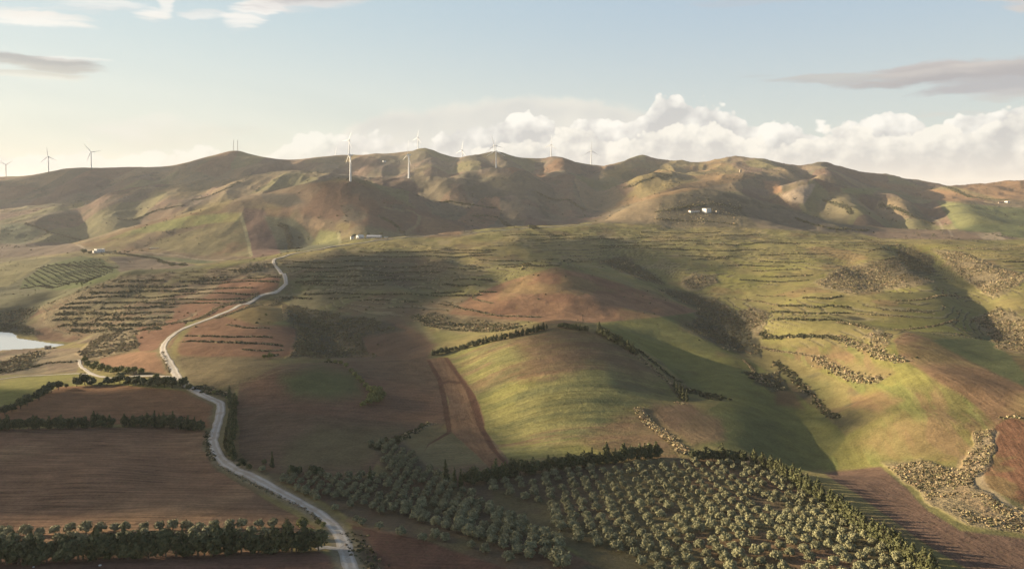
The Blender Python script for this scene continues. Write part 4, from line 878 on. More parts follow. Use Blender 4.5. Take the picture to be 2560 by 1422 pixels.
def crown_mesh(name, seed, shape, nleaf, leaf, material):
    """Foliage: small leaf-spray quads over clumps, plus rough clump bodies. shape: list of (centre, radii)."""
    r = np.random.RandomState(seed); V, Fq, Ft, k = [], [], [], 0
    for c, rd in shape:
        v, f = IC2 if rd[0] > 0.9 else IC1
        n = v * (1 + 0.28 * (r.rand(len(v), 1) - 0.5)) * np.array(rd) * 0.66 + np.array(c)
        V.append(n); Ft.append(f + k); k += len(v)
    tot = sum(rd[0] * rd[2] for _, rd in shape)
    LV = []
    for c, rd in shape:
        m = max(5, int(nleaf * rd[0] * rd[2] / tot))
        d = r.normal(size=(m, 3)); d /= np.linalg.norm(d, axis=1)[:, None]; d[:, 2] = np.where(d[:, 2] < -0.4, -d[:, 2], d[:, 2])
        p = d * np.array(rd) * (0.70 + 0.42 * r.rand(m, 1)) + np.array(c)
        nrm = d + 0.55 * r.normal(size=(m, 3)); nrm /= np.linalg.norm(nrm, axis=1)[:, None]
        t1 = np.cross(nrm, r.normal(size=(m, 3))); t1 /= np.linalg.norm(t1, axis=1)[:, None]; t2 = np.cross(nrm, t1)
        s = leaf * (0.6 + 0.8 * r.rand(m, 1)); s2 = s * (0.5 + 0.5 * r.rand(m, 1))
        q = np.stack([p - t1 * s - t2 * s2 * 0.6, p + t1 * s * 0.8 - t2 * s2, p + t1 * s + t2 * s2 * 0.5, p - t1 * s * 0.5 + t2 * s2], 1)
        LV.append(q.reshape(-1, 3)); 
    base = np.concatenate(V); lv = np.concatenate(LV); tri_body = np.concatenate(Ft)
    q = np.arange(len(lv)).reshape(-1, 4) + len(base)
    tl = np.concatenate([q[:, [0, 1, 2]], q[:, [0, 2, 3]]])
    verts = np.concatenate([base, lv]); me = np_mesh(name, verts, tris=np.concatenate([tri_body, tl]), smooth=False)
    me.materials.append(material); return me
def trunk_mesh(name, seed, h, r0, limbs):
    r = random.Random(seed); V, Fq = [], []
    def tube(p, q, ra, rb_):
        p, q = np.array(p), np.array(q); d = q - p; d = d / np.linalg.norm(d); a = np.cross(d, (0.3, 1, 0.2)); a /= np.linalg.norm(a); b = np.cross(d, a); k = len(V)
        for c, rr in ((p, ra), ((p + q) / 2 + np.array([r.uniform(-.05, .05), r.uniform(-.05, .05), 0]) * h, (ra + rb_) / 2), (q, rb_)):
            for i in range(6): V.append(c + (a * math.cos(i * math.pi / 3) + b * math.sin(i * math.pi / 3)) * rr)
        for s in (0, 6):
            for i in range(6): Fq.append((k + s + i, k + s + (i + 1) % 6, k + s + 6 + (i + 1) % 6, k + s + 6 + i))
    tube((0, 0, -0.5), (0, 0, h), r0, r0 * 0.7)
    for i in range(limbs):
        an = i * 2 * math.pi / max(limbs, 1) + r.uniform(-.4, .4); l = h * r.uniform(0.7, 1.1)
        tube((0, 0, h * 0.85), (math.cos(an) * l * 0.8, math.sin(an) * l * 0.8, h + l), r0 * 0.55, r0 * 0.2)
    me = np_mesh(name, np.array(V), quads=np.array(Fq)); me.materials.append(M['bark']); return me
def blob_shape(seed, n, R_, H, base, flat=0.75, top=0.5):
    r = random.Random(seed); out = [((0, 0, base + H * 0.5), (R_ * 0.80, R_ * 0.80, H * 0.5))]
    for i in range(n):
        a = 2 * math.pi * i / n + r.uniform(-.5, .5); e = r.uniform(-0.1, 1.0); rr = R_ * 0.62 * math.cos(e * 0.9)
        s = R_ * r.uniform(0.36, 0.52)
        out.append(((math.cos(a) * rr, math.sin(a) * rr, base + H * (0.32 + 0.52 * e)), (s, s, s * flat)))
    return out
def cone_shape(seed, H, R_, base, n=9, power=0.8):
    r = random.Random(seed); out = []
    for i in range(n):
        t = (i + 0.5) / n; rr = R_ * (1 - t) ** power + R_ * 0.10
        for k in range(2 if t < 0.6 else 1):
            a = r.uniform(0, 6.28); o = rr * 0.35 if t < 0.75 else 0
            out.append(((math.cos(a) * o, math.sin(a) * o, base + H * t), (rr * r.uniform(0.7, 0.95), rr * r.uniform(0.7, 0.95), H / n * 1.35)))
    return out
KIND = {}
KIND['olive'] = ([crown_mesh('crown', 10 + i, blob_shape(40 + i, 11, 2.35 + 0.1 * (i % 3), 3.3, 0.45), 460, 0.24, M['olive']) for i in range(6)], [trunk_mesh('trunk', 60 + i, 1.0, 0.26, 3) for i in range(3)])
KIND['conifer'] = ([crown_mesh('crown', 110 + i, (cone_shape(140 + i, 7.4, 2.0 + 0.15 * (i % 3), 0.5, 8, 0.34) if i % 3 else cone_shape(140 + i, 8.0, 2.1, 0.5, 8, 0.6) + blob_shape(150 + i, 5, 2.0, 3.6, 0.6)), 420, 0.36, M['conifer']) for i in range(6)], [trunk_mesh('trunk', 160 + i, 3.5, 0.22, 0) for i in range(2)])
KIND['cypress'] = ([crown_mesh('crown', 210 + i, cone_shape(240 + i, 9.0, 1.35, 0.4, 10, 0.55), 380, 0.32, M['conifer']) for i in range(3)], [trunk_mesh('trunk', 260 + i, 4.5, 0.2, 0) for i in range(2)])
KIND['belt'] = ([crown_mesh('crown', 310 + i, blob_shape(340 + i, 6, 2.0, 4.0, 3.4, 1.2) + cone_shape(345 + i, 7.4, 2.2, 0.8, 7, 0.5), 560, 0.36, M['belt'] if 'belt' in M else M['conifer']) for i in range(6)], [trunk_mesh('trunk', 360 + i, 4, 0.25, 2) for i in range(2)])
KIND['broad'] = ([crown_mesh('crown', 410 + i, blob_shape(440 + i, 9, 2.6, 4.0, 0.6, 0.85), 380, 0.34, M['broad']) for i in range(5)], [trunk_mesh('trunk', 460 + i, 1.8, 0.24, 3) for i in range(2)])
KIND['oak'] = ([crown_mesh('crown', 510 + i, blob_shape(540 + i, 9, 2.6, 4.2, 0.5, 0.85), 380, 0.34, M['conifer']) for i in range(5)], [trunk_mesh('trunk', 560 + i, 1.8, 0.24, 3) for i in range(2)])
rt = random.Random(77); NTREE = 0
def tree(kind, name, x, y, label, category, group, s=1.0, sz=None):
    """One tree: an Empty at its foot, crown and trunk as children."""
    global NTREE; NTREE += 1
    e = bpy.data.objects.new(name, None); scene.collection.objects.link(e)
    e.empty_display_size = 1.0
    e.location = (x, y, ground(x, y) - 0.05); e.rotation_euler = (0, 0, rt.uniform(0, 6.28)); e.scale = (s, s, sz or s)
    e['label'] = label; e['category'] = category
    if group: e['group'] = group
    cr, tr = KIND[kind]
    for nm, me in (('crown', rt.choice(cr)), ('trunk', rt.choice(tr))):
        o = bpy.data.objects.new(nm, me); scene.collection.objects.link(o); o.parent = e
    return e
def inpoly(px, v, P):
    c = False; n = len(P)
    for i in range(n):
        (ax, ay), (bx, by) = P[i], P[(i + 1) % n]
        if (ay > v) != (by > v) and px < (bx - ax) * (v - ay) / (by - ay) + ax: c = not c
    return c
def img(x, y):
    return CX + x / y * F, VH - (ground(x, y) - CZ) / y * F
def grid_in(P, sx, sy, ang, jit, drop=0.04):
    W = [hit(px, v, 0, 1790)[:2] for px, v in P]; xs = [w[0] for w in W]; ys = [w[1] for w in W]
    cx, cy = sum(xs) / len(xs), sum(ys) / len(ys); R_ = max(max(xs) - min(xs), max(ys) - min(ys)); n = int(R_ / min(sx, sy)) + 2; out = []
    for i in range(-n, n):
        for j in range(-n, n):
            a, b = i * sx + (j % 2) * sx * 0.5 + rt.uniform(-jit, jit), j * sy + rt.uniform(-jit, jit)
            x, y = cx + a * math.cos(ang) - b * math.sin(ang), cy + a * math.sin(ang) + b * math.cos(ang)
            if y < 150 or rt.random() < drop: continue
            if x < min(xs) or x > max(xs) or y < min(ys) or y > max(ys): continue
            if inpoly(*img(x, y), P): out.append((x, y, j))
    return out
ORCH = [(1195, 1215), (1290, 1205), (1340, 1190), (1480, 1175), (1640, 1158), (1740, 1156), (1880, 1162), (1950, 1195), (2060, 1268), (2160, 1345), (2250, 1400), (2310, 1440), (2340, 1475), (1640, 1475), (1600, 1405), (1490, 1375), (1410, 1345), (1365, 1305), (1370, 1275), (1280, 1250)]
GROVE = [(925, 1112), (985, 1108), (1050, 1150), (1100, 1200), (1190, 1245), (1300, 1300), (1390, 1350), (1420, 1395), (1370, 1412), (1290, 1395), (1200, 1362), (1080, 1325), (960, 1285), (860, 1272), (770, 1240), (715, 1208), (700, 1192), (850, 1190), (965, 1188), (960, 1150)]
FAR_ORCH = [(62, 700), (112, 665), (250, 650), (285, 680), (210, 712), (60, 718)]
olives = [(x, y, 'orchard', j) for x, y, j in grid_in(ORCH, 6.3, 6.5, 0.5, 0.8)] + [(x, y, 'grove', j) for x, y, j in grid_in(GROVE, 5.2, 5.6, 0.35, 0.7)]
olives = [o for o in olives if img(o[0], o[1])[1] < 1452 and img(o[0], o[1])[0] < 2575]
olives.sort(key=lambda o: o[1])
OROW = {}
for w_ in ('orchard', 'grove'):
    js = sorted({o[3] for o in olives if o[2] == w_})
    for n_, j_ in enumerate(js):
        for k_, o in enumerate(sorted((o for o in olives if o[2] == w_ and o[3] == j_), key=lambda o: o[0] / o[1])): OROW[o[:2]] = (n_, k_)
print('OLIVES', len(olives), sum(1 for o in olives if o[2] == 'grove'))
KEEP = 240
cent = lambda x, y: img(x, y)
ordn = ['first', 'second', 'third', 'fourth', 'fifth', 'sixth', 'seventh', 'eighth', 'ninth', 'tenth', 'eleventh', 'twelfth', 'thirteenth', 'fourteenth', 'fifteenth', 'sixteenth', 'seventeenth', 'eighteenth', 'nineteenth', 'twentieth']
def nth(i):
    if i < 20: return ordn[i]
    t = {2: 'twenty', 3: 'thirty', 4: 'forty', 5: 'fifty', 6: 'sixty'}[(i + 1) // 10]
    return {2: 'twentieth', 3: 'thirtieth', 4: 'fortieth', 5: 'fiftieth', 6: 'sixtieth'}[(i + 1) // 10] if (i + 1) % 10 == 0 else t + '-' + ordn[(i + 1) % 10 - 1]
ol_ind, ol_rest = olives[:KEEP], olives[KEEP:]
for x, y, w, j_ in ol_ind:
    px, v = img(x, y); s = rt.uniform(0.74, 1.0) * (1.12 if px < 1560 and rt.random() < 0.5 else 1)
    if w == 'orchard':
        lab = f'olive tree in the big orchard, {nth(OROW[x, y][1])} from the left in its {nth(OROW[x, y][0])} row from below'; grp = 'olives of the big orchard'
    else:
        lab = f'olive tree in the narrow shaded grove, {nth(OROW[x, y][1])} from the left, {nth(OROW[x, y][0])} row from below'; grp = 'olives of the narrow grove by the road'
    tree('olive', 'olive_tree', x, y, lab, 'olive tree', grp, s)
# single olives and bushes along the road verge and in the rows by the bottom-left hedge
def put_row(kind, name, pts, n, labf, cat, grp, s0, s1, sz=None, jit=0.8, dmax=1790, off=0):
    mix_ = {'conifer': ('conifer', 'oak', 'belt', 'oak')}.get(kind, (kind,))
    W = smooth_line([hit(px, v, 0, dmax) for px, v in pts], 0.5)
    for i in range(n):
        k = int((i + 0.5 + rt.uniform(-0.25, 0.25)) / n * (len(W) - 1)); x, y = W[k] + np.array([rt.uniform(-jit, jit), rt.uniform(-jit, jit)])
        s = rt.uniform(s0 * 0.92, s1); kd = rt.choice(mix_); s *= 1.35 if kd == 'oak' else 1.0; tree(kd, name, x, y, labf(i + off), cat, grp, s, s * rt.uniform(0.9, 1.18) * (sz or 1))
def put_each(kind, name, pts, labf, cat, grp, s0, s1, off=0, sz=None, k=1.0):
    for i, (px, v, *sc) in enumerate(pts):
        x, y, _ = hit(px, v, 0, 1790); s = k * (sc[0] if sc else rt.uniform(s0, s1))
        tree(kind, name, x, y, labf(i + off), cat, grp, s, s * (sz or 1))
put_each('olive', 'olive_tree', [(655, 1180), (705, 1205), (745, 1228), (762, 1236), (792, 1250), (838, 1276), (890, 1304), (905, 1312), (948, 1322), (1002, 1338), (1056, 1352), (1088, 1345), (1112, 1352), (1178, 1368), (1212, 1382), (1270, 1402), (1405, 1418, 1.4)],
         lambda i: f'scattered olive tree on bare soil between road and grove, {nth(i)} going down from the bend', 'olive tree', 'scattered olives along the road side of the narrow grove', 0.62, 0.9)
put_row('olive', 'olive_tree', [(-60, 1338), (300, 1328), (700, 1318)], 21, lambda i: f'olive tree in the back row behind the tall bottom hedge, {nth(i)} from the left', 'olive tree', 'olives in the back row behind the bottom hedge', 0.80, 1.05, jit=0.5)
put_row('olive', 'olive_tree', [(-60, 1362), (300, 1352), (690, 1340)], 20, lambda i: f'olive tree in the row right behind the tall bottom hedge, {nth(i)} from the left', 'olive tree', 'olives in the front row behind the bottom hedge', 0.85, 1.1, jit=0.5)
put_each('broad', 'bush', [(755, 1322, 0.9), (795, 1312, 0.5), (808, 1318, 0.45), (812, 1350, 0.5), (770, 1345, 0.8)], lambda i: ['large round bush at the right end of the olive rows by the road', 'small bush on the road verge above the junction', 'lower small bush on the road verge above the junction', 'small bush at the corner of the white stone junction', 'rounded bush between the olive rows and the road corner'][i], 'bush', None, 1, 1)
put_row('conifer', 'hedge_tree', [(-70, 1408), (200, 1400), (500, 1388), (800, 1376)], 56, lambda i: f'dark tall hedge tree in the bottom hedge, {nth(i)} from the left', 'tree', 'trees of the dark hedge at the bottom left', 0.95, 1.22)
put_row('conifer', 'hedge_tree', [(-40, 1078), (120, 1072), (288, 1066)], 31, lambda i: f'dark tree in the hedge between the two brown fields, {nth(i)} from the left', 'tree', 'trees of the hedge between the two brown fields, left part', 0.72, 0.95)
put_row('conifer', 'hedge_tree', [(305, 1066), (400, 1068), (510, 1076)], 23, lambda i: f'dark tree in the hedge between the two brown fields, {nth(i)} after its gap', 'tree', 'trees of the hedge between the two brown fields, right part', 0.72, 1.0)
put_each('oak', 'bushy_tree', [(-15, 1045, 1.0), (12, 1037, 0.9), (30, 1030, 0.8), (52, 1022, 1.1), (68, 1014, 1.1), (97, 1000, 1.1), (112, 988, 1.0), (128, 981, 1.1), (146, 974, 1.0), (165, 970, 0.5)], lambda i: f'bushy tree in the slanting line along the sunlit meadow, {nth(i)} from the left', 'tree', 'bushy trees between the meadow and the upper brown field', 1, 1, k=1.35)
put_each('oak', 'bushy_tree', [(192, 966, 1.0), (212, 962, 1.25), (230, 965, 0.9), (250, 967, 0.5), (268, 962, 0.9), (285, 960, 0.85), (300, 958, 1.2), (320, 963, 1.0), (340, 964, 1.05), (358, 965, 0.9), (377, 967, 1.0), (395, 966, 1.0), (412, 968, 1.1), (430, 970, 1.2), (457, 970, 1.15), (472, 977, 0.7)],
         lambda i: f'dark bushy tree along the top edge of the upper brown field, {nth(i)} from the left', 'tree', 'dark trees along the top edge of the upper brown field', 1, 1, k=1.35)
put_each('broad', 'bush', [(212, 905, 0.7), (218, 918, 0.8), (232, 925, 0.8), (252, 928, 0.9), (270, 930, 0.8), (285, 935, 0.8), (302, 932, 0.8), (318, 935, 0.8), (335, 934, 0.8), (352, 935, 0.7), (390, 950, 0.7), (240, 915, 0.6)],
         lambda i: f'green bush in the thicket above the lane, {nth(i)} from the left' if i < 10 else ['round bush alone beside the lane near the road', 'small bush behind the thicket above the lane'][i - 10], 'bush', 'bushes of the thicket above the lane', 1, 1, k=1.5)
put_row('belt', 'hedge_tree', [(584, 1012), (586, 1045), (583, 1080), (575, 1108), (580, 1135), (590, 1158)], 12, lambda i: f'broad dark tree behind the cypress row at the road bend, {nth(i)} from the far end', 'tree', 'broad trees behind the cypress row at the road bend', 0.7, 1.0, jit=1.0)
put_row('cypress', 'cypress', [(577, 1006), (579, 1040), (576, 1075), (568, 1105), (572, 1135), (580, 1150)], 15, lambda i: f'tall slim cypress in the row along the road bend, {nth(i)} from the far end', 'cypress', 'cypresses along the road bend', 0.75, 1.1, jit=1.3)
put_each('oak', 'bushy_tree', [(605, 1168, 0.9), (622, 1176, 0.6), (730, 1188, 0.9), (745, 1188, 0.8), (783, 1190, 1.0), (797, 1190, 0.9), (660, 1160, 0.5)], lambda i: ['dark bushy tree just below the cypress row by the road', 'small dark bush below the cypress row by the road', 'left one of two dark trees above the narrow grove', 'right one of two dark trees above the narrow grove', 'large dark tree at the end of the brown field above the grove', 'second large dark tree at the end of the brown field', 'low dark bush beside the thin cypress above the road'][i], 'tree', None, 1, 1)
put_each('cypress', 'cypress', [(680, 1168, 0.75), (925, 1208, 0.8), (1114, 1212, 1.15), (1136, 1216, 0.85), (1152, 1216, 0.8)], lambda i: ['thin lone cypress in the dark field above the roadside olives', 'lone dark cypress standing over the narrow grove', 'tallest pointed cypress at the left end of the middle hedge', 'pointed cypress just right of the tallest one', 'short cypress third from the hedge end'][i], 'cypress', None, 1, 1)
put_row('conifer', 'hedge_tree', [(1165, 1214), (1250, 1196), (1340, 1182), (1440, 1166), (1540, 1155), (1650, 1142)], 46, lambda i: f'dark hedge tree below the green hill, {nth(i)} from the left', 'tree', 'trees of the dark hedge below the green hill', 0.70, 1.0)
put_row('conifer', 'hedge_tree', [(1735, 1152), (1800, 1152), (1862, 1160)], 13, lambda i: f'dark hedge tree at the top corner of the orchard, {nth(i)} from the left', 'tree', 'trees of the short hedge at the orchard top corner', 0.75, 0.95)
put_row('belt', 'belt_tree', [(1880, 1165), (1935, 1182), (1990, 1215), (2040, 1250), (2100, 1290), (2160, 1338), (2220, 1378), (2290, 1425), (2360, 1480)], 40, lambda i: f'tall sunlit tree in the slanting belt beside the orchard, {nth(i)} from the top', 'tree', 'trees of the tall slanting belt beside the orchard', 0.85, 1.05)
put_row('conifer', 'hedge_tree', [(1078, 888), (1130, 878), (1200, 862), (1290, 842), (1370, 822)], 52, lambda i: f'small conifer on the left rim of the green hill, {nth(i)} from the left', 'conifer', 'conifers on the left rim of the green hill', 0.5, 0.72)
put_row('conifer', 'hedge_tree', [(1397, 820), (1435, 823), (1472, 829)], 15, lambda i: f'small conifer on the very top of the green hill, {nth(i)} from the left', 'conifer', 'conifers on the top of the green hill', 0.5, 0.65)
put_row('conifer', 'hedge_tree', [(1495, 835), (1530, 852), (1560, 868), (1592, 890)], 24, lambda i: f'conifer on the right rim of the green hill, {nth(i)} going down', 'conifer', 'conifers on the right rim of the green hill', 0.75, 1.0)
put_each('cypress', 'cypress', [(1686, 975, 0.8), (1693, 984, 0.9), (1700, 994, 1.0), (1708, 1000, 1.05), (1717, 1004, 0.95)], lambda i: f'dark cypress at the lower right foot of the green hill, {nth(i)} from the left', 'cypress', 'cypresses at the foot of the green hill', 1, 1)
put_each('broad', 'bush', [(822, 905, 0.5), (838, 909, 0.55), (852, 912, 0.6), (866, 918, 0.6), (878, 932, 0.6), (887, 942, 0.65), (896, 951, 0.65), (905, 960, 0.65), (914, 969, 0.65), (922, 978, 0.7), (932, 984, 0.9), (946, 988, 1.0), (956, 996, 0.9), (940, 997, 1.0), (928, 1000, 0.9), (950, 1006, 0.85), (935, 1009, 0.85), (920, 1012, 0.8), (908, 1017, 0.65)], lambda i: f'bright green bush in the slanting line in the dark brown field, {nth(i)} from the top', 'bush', 'bushes in the slanting line in the dark brown field', 1, 1, k=1.25)
put_each('broad', 'bush', [(665, 790, 0.6), (675, 896, 1.0), (660, 896, 0.7), (430, 1110 - 150, 0.5), (570, 1000, 0.7), (535, 985, 0.6)], lambda i: ['small round bush alone on the lit brown slope', 'dark round bush below the stepped hedge lines', 'smaller bush left of the dark round one below the stepped hedges', 'low bush at the corner where the lane meets the road', 'bush at the top of the cypress row', 'bush on the inner side of the road bend'][i], 'bush', None, 1, 1)

for px, v, s_, lb in ((884, 594, 1.2, 'small dark tree at the left end of the ridge farm'), (918, 590, 1.3, 'dark tree behind the left part of the long barn'), (952, 590, 1.2, 'dark tree behind the right part of the long barn'), (206, 636, 1.9, 'large dark tree left of the white farmhouse above the orchard hill'),
                      (222, 637, 1.3, 'smaller dark tree between the large one and the white farmhouse annex'), (284, 633, 0.9, 'small dark tree right of the white farmhouse above the orchard hill')):
    x, y, _ = hit(px, v, 1600, 2100); tree('oak', 'bushy_tree', x, y + 6, lb, 'tree', None, s_ * 1.6, s_ * 1.3)
# the remaining olives, smaller in the view, as one mass
def mass(items, meshes, name, label, material, category=None):
    data = []
    for me_ in meshes:
        v = np.empty(len(me_.vertices) * 3, np.float32); me_.vertices.foreach_get('co', v)
        f = np.empty(len(me_.loops), np.int32); me_.loops.foreach_get('vertex_index', f); data.append((v.reshape(-1, 3), f.reshape(-1, 3)))
    VV, FF, k = [], [], 0
    for x, y, s in items:
        v, f = data[rt.randrange(len(data))]; a = rt.uniform(0, 6.28); c, sn = math.cos(a), math.sin(a)
        w = np.stack([(v[:, 0] * c - v[:, 1] * sn) * s + x, (v[:, 0] * sn + v[:, 1] * c) * s + y, v[:, 2] * s + ground(x, y)], -1)
        VV.append(w); FF.append(f + k); k += len(v)
    me_ = np_mesh(name, np.concatenate(VV), tris=np.concatenate(FF), smooth=False)
    return link(name, me_, material, kind='stuff', label=label)
lite = [crown_mesh('crown', 810 + i, blob_shape(840 + i, 10, 2.35, 3.2, 0.4), 230, 0.32, M['olive']) for i in range(4)]
tiny = [crown_mesh('crown', 910 + i, blob_shape(940 + i, 3, 2.3, 3.0, 0.2), 26, 0.6, M['olive']) for i in range(2)]
far_o = grid_in(FAR_ORCH, 11.0, 12.0, 0.3, 0.6, 0.0)
print('FAR OLIVES', len(far_o))
mass([(x, y, rt.uniform(0.70, 0.98)) for x, y, *_ in ol_rest], lite, 'olive_trees', 'the farther grey-green olive trees of the orchard and of the narrow grove', M['olive'])
M['farolive'] = mat('far_olive_foliage', plant_build((0.06, 0.07, 0.032), (0.085, 0.09, 0.045)))
mass([(x, y, rt.uniform(0.8, 1.1)) for x, y, _ in far_o], tiny, 'hillside_olives', 'tiny rows of olives on the dark hill beyond the lake', M['farolive'])

# ------------------------------------------------------------------ scrub: dry and dark bushes on the banks, gullies and waste patches
def scrub_points():
    out = []
    rr = np.random.RandomState(4)
    for pts, w, dens, size, dark in BANKS:
        W = smooth_line([hit(px, v) for px, v in pts], 1.0)
        for x, y in W:
            n = rr.poisson((1.5 if dark > 0.5 else 2.6) * dens * (0.35 + 1.3 * rr.rand()))
            for _ in range(n):
                o = rr.normal(0, w * 0.38, 2); out.append((x + o[0], y + o[1], size * rr.uniform(0.40, 1.0) * (1.0 if dark > 0.5 else 0.88), 1.0 if rr.rand() < dark else 0.0))
    cw = gx[:-1, 1:] - gx[:-1, :-1]; cd = gy[1:, :-1] - gy[:-1, :-1]
    clump = sstep(fbm(gx[:-1, :-1] / 26, gy[:-1, :-1] / 26, 4, 166) + 0.55 * (veg[:-1, :-1] - 0.75), 0.36, 0.56)
    dens = (cw * cd) * veg[:-1, :-1] ** 2 * clump * gvis[:-1, :-1] * (np.abs(gu[:-1, :-1]) < 0.72)
    dens *= np.where(gD[:-1, :-1] < 620, 1.25, np.where(gD[:-1, :-1] < 1700, 0.34, 0.012)) * (0.35 + 1.3 * sstep(fbm(gx[:-1, :-1] / 9, gy[:-1, :-1] / 9, 3, 66), 0.35, 0.6))
    cnt = rr.poisson(dens); r_, c_ = np.nonzero(cnt)
    isdark = (tint[..., 0] < 0.10)
    for r, c in zip(r_, c_):
        for _ in range(cnt[r, c]):
            x = gx[r, c] + rr.rand() * cw[r, c]; y = gy[r, c] + rr.rand() * cd[r, c]
            out.append((x, y, (0.32 + 0.75 * rr.rand() ** 3) * (0.85 if gD[r, c] < 620 else 1.45 if gD[r, c] < 1700 else 2.2), 0.72 if isdark[r, c] else (1.0 if rr.rand() < 0.13 else 0.35 * rr.rand())))
    dens = (cw * cd) * TERR[:-1, :-1] * gvis[:-1, :-1] * (np.abs(gu[:-1, :-1]) < 0.7) * 0.16 * sstep(fbm(gx[:-1, :-1] / 30, gy[:-1, :-1] / 30, 3, 415), 0.40, 0.6)
    cnt = rr.poisson(dens); r_, c_ = np.nonzero(cnt)
    for r, c in zip(r_, c_):
        for _ in range(cnt[r, c]): out.append((gx[r, c] + rr.rand() * cw[r, c], gy[r, c] + rr.rand() * cd[r, c], rr.uniform(0.4, 1.0), 0.8 if rr.rand() < 0.7 else 0.1))
    # sparse single bushes on the pastures
    dens = (cw * cd) * gvis[:-1, :-1] * ((gD[:-1, :-1] > 760) & (gD[:-1, :-1] < 1750)) * 0.0007
    cnt = rr.poisson(dens * sstep(fbm(gx[:-1, :-1] / 70, gy[:-1, :-1] / 70, 3, 99), 0.4, 0.65) * 2); r_, c_ = np.nonzero(cnt)
    for r, c in zip(r_, c_): out.append((gx[r, c], gy[r, c], rr.uniform(0.6, 1.6), 0.9))
    # bushes and thickets in the folds of the far slopes
    fold = sstep(1 - fbm(gx[:-1, :-1] / 150, gy[:-1, :-1] / 260, 4, 311), 0.52, 0.64)
    dens = (cw * cd) * gvis[:-1, :-1] * (np.abs(gu[:-1, :-1]) < 0.7) * ((gD[:-1, :-1] > 1750) & (gD[:-1, :-1] < 4200)) * (0.00006 + 0.0024 * fold * sstep(fbm(gx[:-1, :-1] / 40, gy[:-1, :-1] / 60, 3, 17), 0.5, 0.64))
    cnt = rr.poisson(dens); r_, c_ = np.nonzero(cnt)
    for r, c in zip(r_, c_): out.append((gx[r, c] + rr.rand() * cw[r, c], gy[r, c] + rr.rand() * cd[r, c], rr.uniform(1.2, 3.2), 0.95))
    return np.array(out)
SP = scrub_points(); print('SCRUB', len(SP))
rr = np.random.RandomState(9); N = len(SP); KQ = 8
d = rr.normal(size=(N, KQ, 3)); d /= np.linalg.norm(d, axis=2)[..., None]; d[..., 2] = np.abs(d[..., 2]) * 0.8
r_ = SP[:, 2][:, None, None]
c0 = np.stack([SP[:, 0], SP[:, 1], ground_v(SP[:, 0], SP[:, 1]) + 0.02], -1)[:, None]
p = c0 + d * r_ * (0.45 + 0.5 * rr.rand(N, KQ, 1)) * np.array([1.0, 1.0, 0.8])
nrm = d + 0.45 * rr.normal(size=(N, KQ, 3)); nrm /= np.linalg.norm(nrm, axis=2)[..., None]
t1 = np.cross(nrm, rr.normal(size=(N, KQ, 3))); t1 /= np.linalg.norm(t1, axis=2)[..., None]; t2 = np.cross(nrm, t1)
a1 = r_ * (0.35 + 0.45 * rr.rand(N, KQ, 1)); a2 = a1 * (0.5 + 0.6 * rr.rand(N, KQ, 1))
V = np.stack([p - t1 * a1 - t2 * a2 * 0.5, p + t1 * a1 * 0.7 - t2 * a2, p + t1 * a1 + t2 * a2 * 0.6, p - t1 * a1 * 0.5 + t2 * a2], 2)
Fc = np.arange(N * KQ * 4).reshape(-1, 4)
me = np_mesh('scrub', V.reshape(-1, 3), quads=Fc, smooth=False)
c_dry = np.array((0.315, 0.246, 0.140)); c_grn = np.array((0.085, 0.083, 0.042))
cc = c_dry * (1 - SP[:, 3:4]) + c_grn * SP[:, 3:4]; cc = cc * (0.8 + 0.4 * rr.rand(N, 1)) * (1 + 0.14 * (rr.rand(N, 3) - 0.5))
cc = np.repeat(cc[:, None], KQ * 4, 1) * np.repeat(0.75 + 0.5 * rr.rand(N, KQ, 1), 4, 1)
cc = np.concatenate([cc, np.ones((N, KQ * 4, 1))], 2)
at = me.attributes.new('tint', 'FLOAT_COLOR', 'POINT'); at.data.foreach_set('color', cc.astype(np.float32).ravel())
def scrub_build(t, b):
    a = t.n.new('ShaderNodeAttribute'); a.attribute_name = 'tint'; t.l.new(a.outputs['Color'], b.inputs['Base Color']); b.inputs['Specular IOR Level'].default_value = 0.1
M['scrub'] = mat('scrub_foliage', scrub_build)
link('scrub', me, M['scrub'], kind='stuff', label='dry tan and dark green scrub bushes on terrace banks, gullies and waste patches')
# ------------------------------------------------------------------ wind turbines
import bmesh
def white_build(t, b):
    g = t.n.new('ShaderNodeNewGeometry').outputs['Position']
    t.l.new(t.mix(t.ss(t.noise(g, 0.15, 3), 0.4, 0.65), (0.74, 0.73, 0.70), (0.66, 0.65, 0.62)), b.inputs['Base Color']); b.inputs['Roughness'].default_value = 0.4; b.inputs['Specular IOR Level'].default_value = 0.4
M['white'] = mat('white_paint', white_build)
def lathe(prof, n=20):
    V, Q = [], []
    for r, z in prof:
        for i in range(n): V.append((r * math.cos(2 * math.pi * i / n), r * math.sin(2 * math.pi * i / n), z))
    for k in range(len(prof) - 1):
        for i in range(n): Q.append((k * n + i, k * n + (i + 1) % n, (k + 1) * n + (i + 1) % n, (k + 1) * n + i))
    return np.array(V), np.array(Q)
HUB = 68.0
V, Q = lathe([(2.6, -4), (2.6, 0), (2.55, 0.3), (2.1, 25), (1.7, 48), (1.35, HUB - 1.6), (0.0, HUB - 1.6)])
tower_me = np_mesh('tower', V, quads=Q); tower_me.materials.append(M['white'])
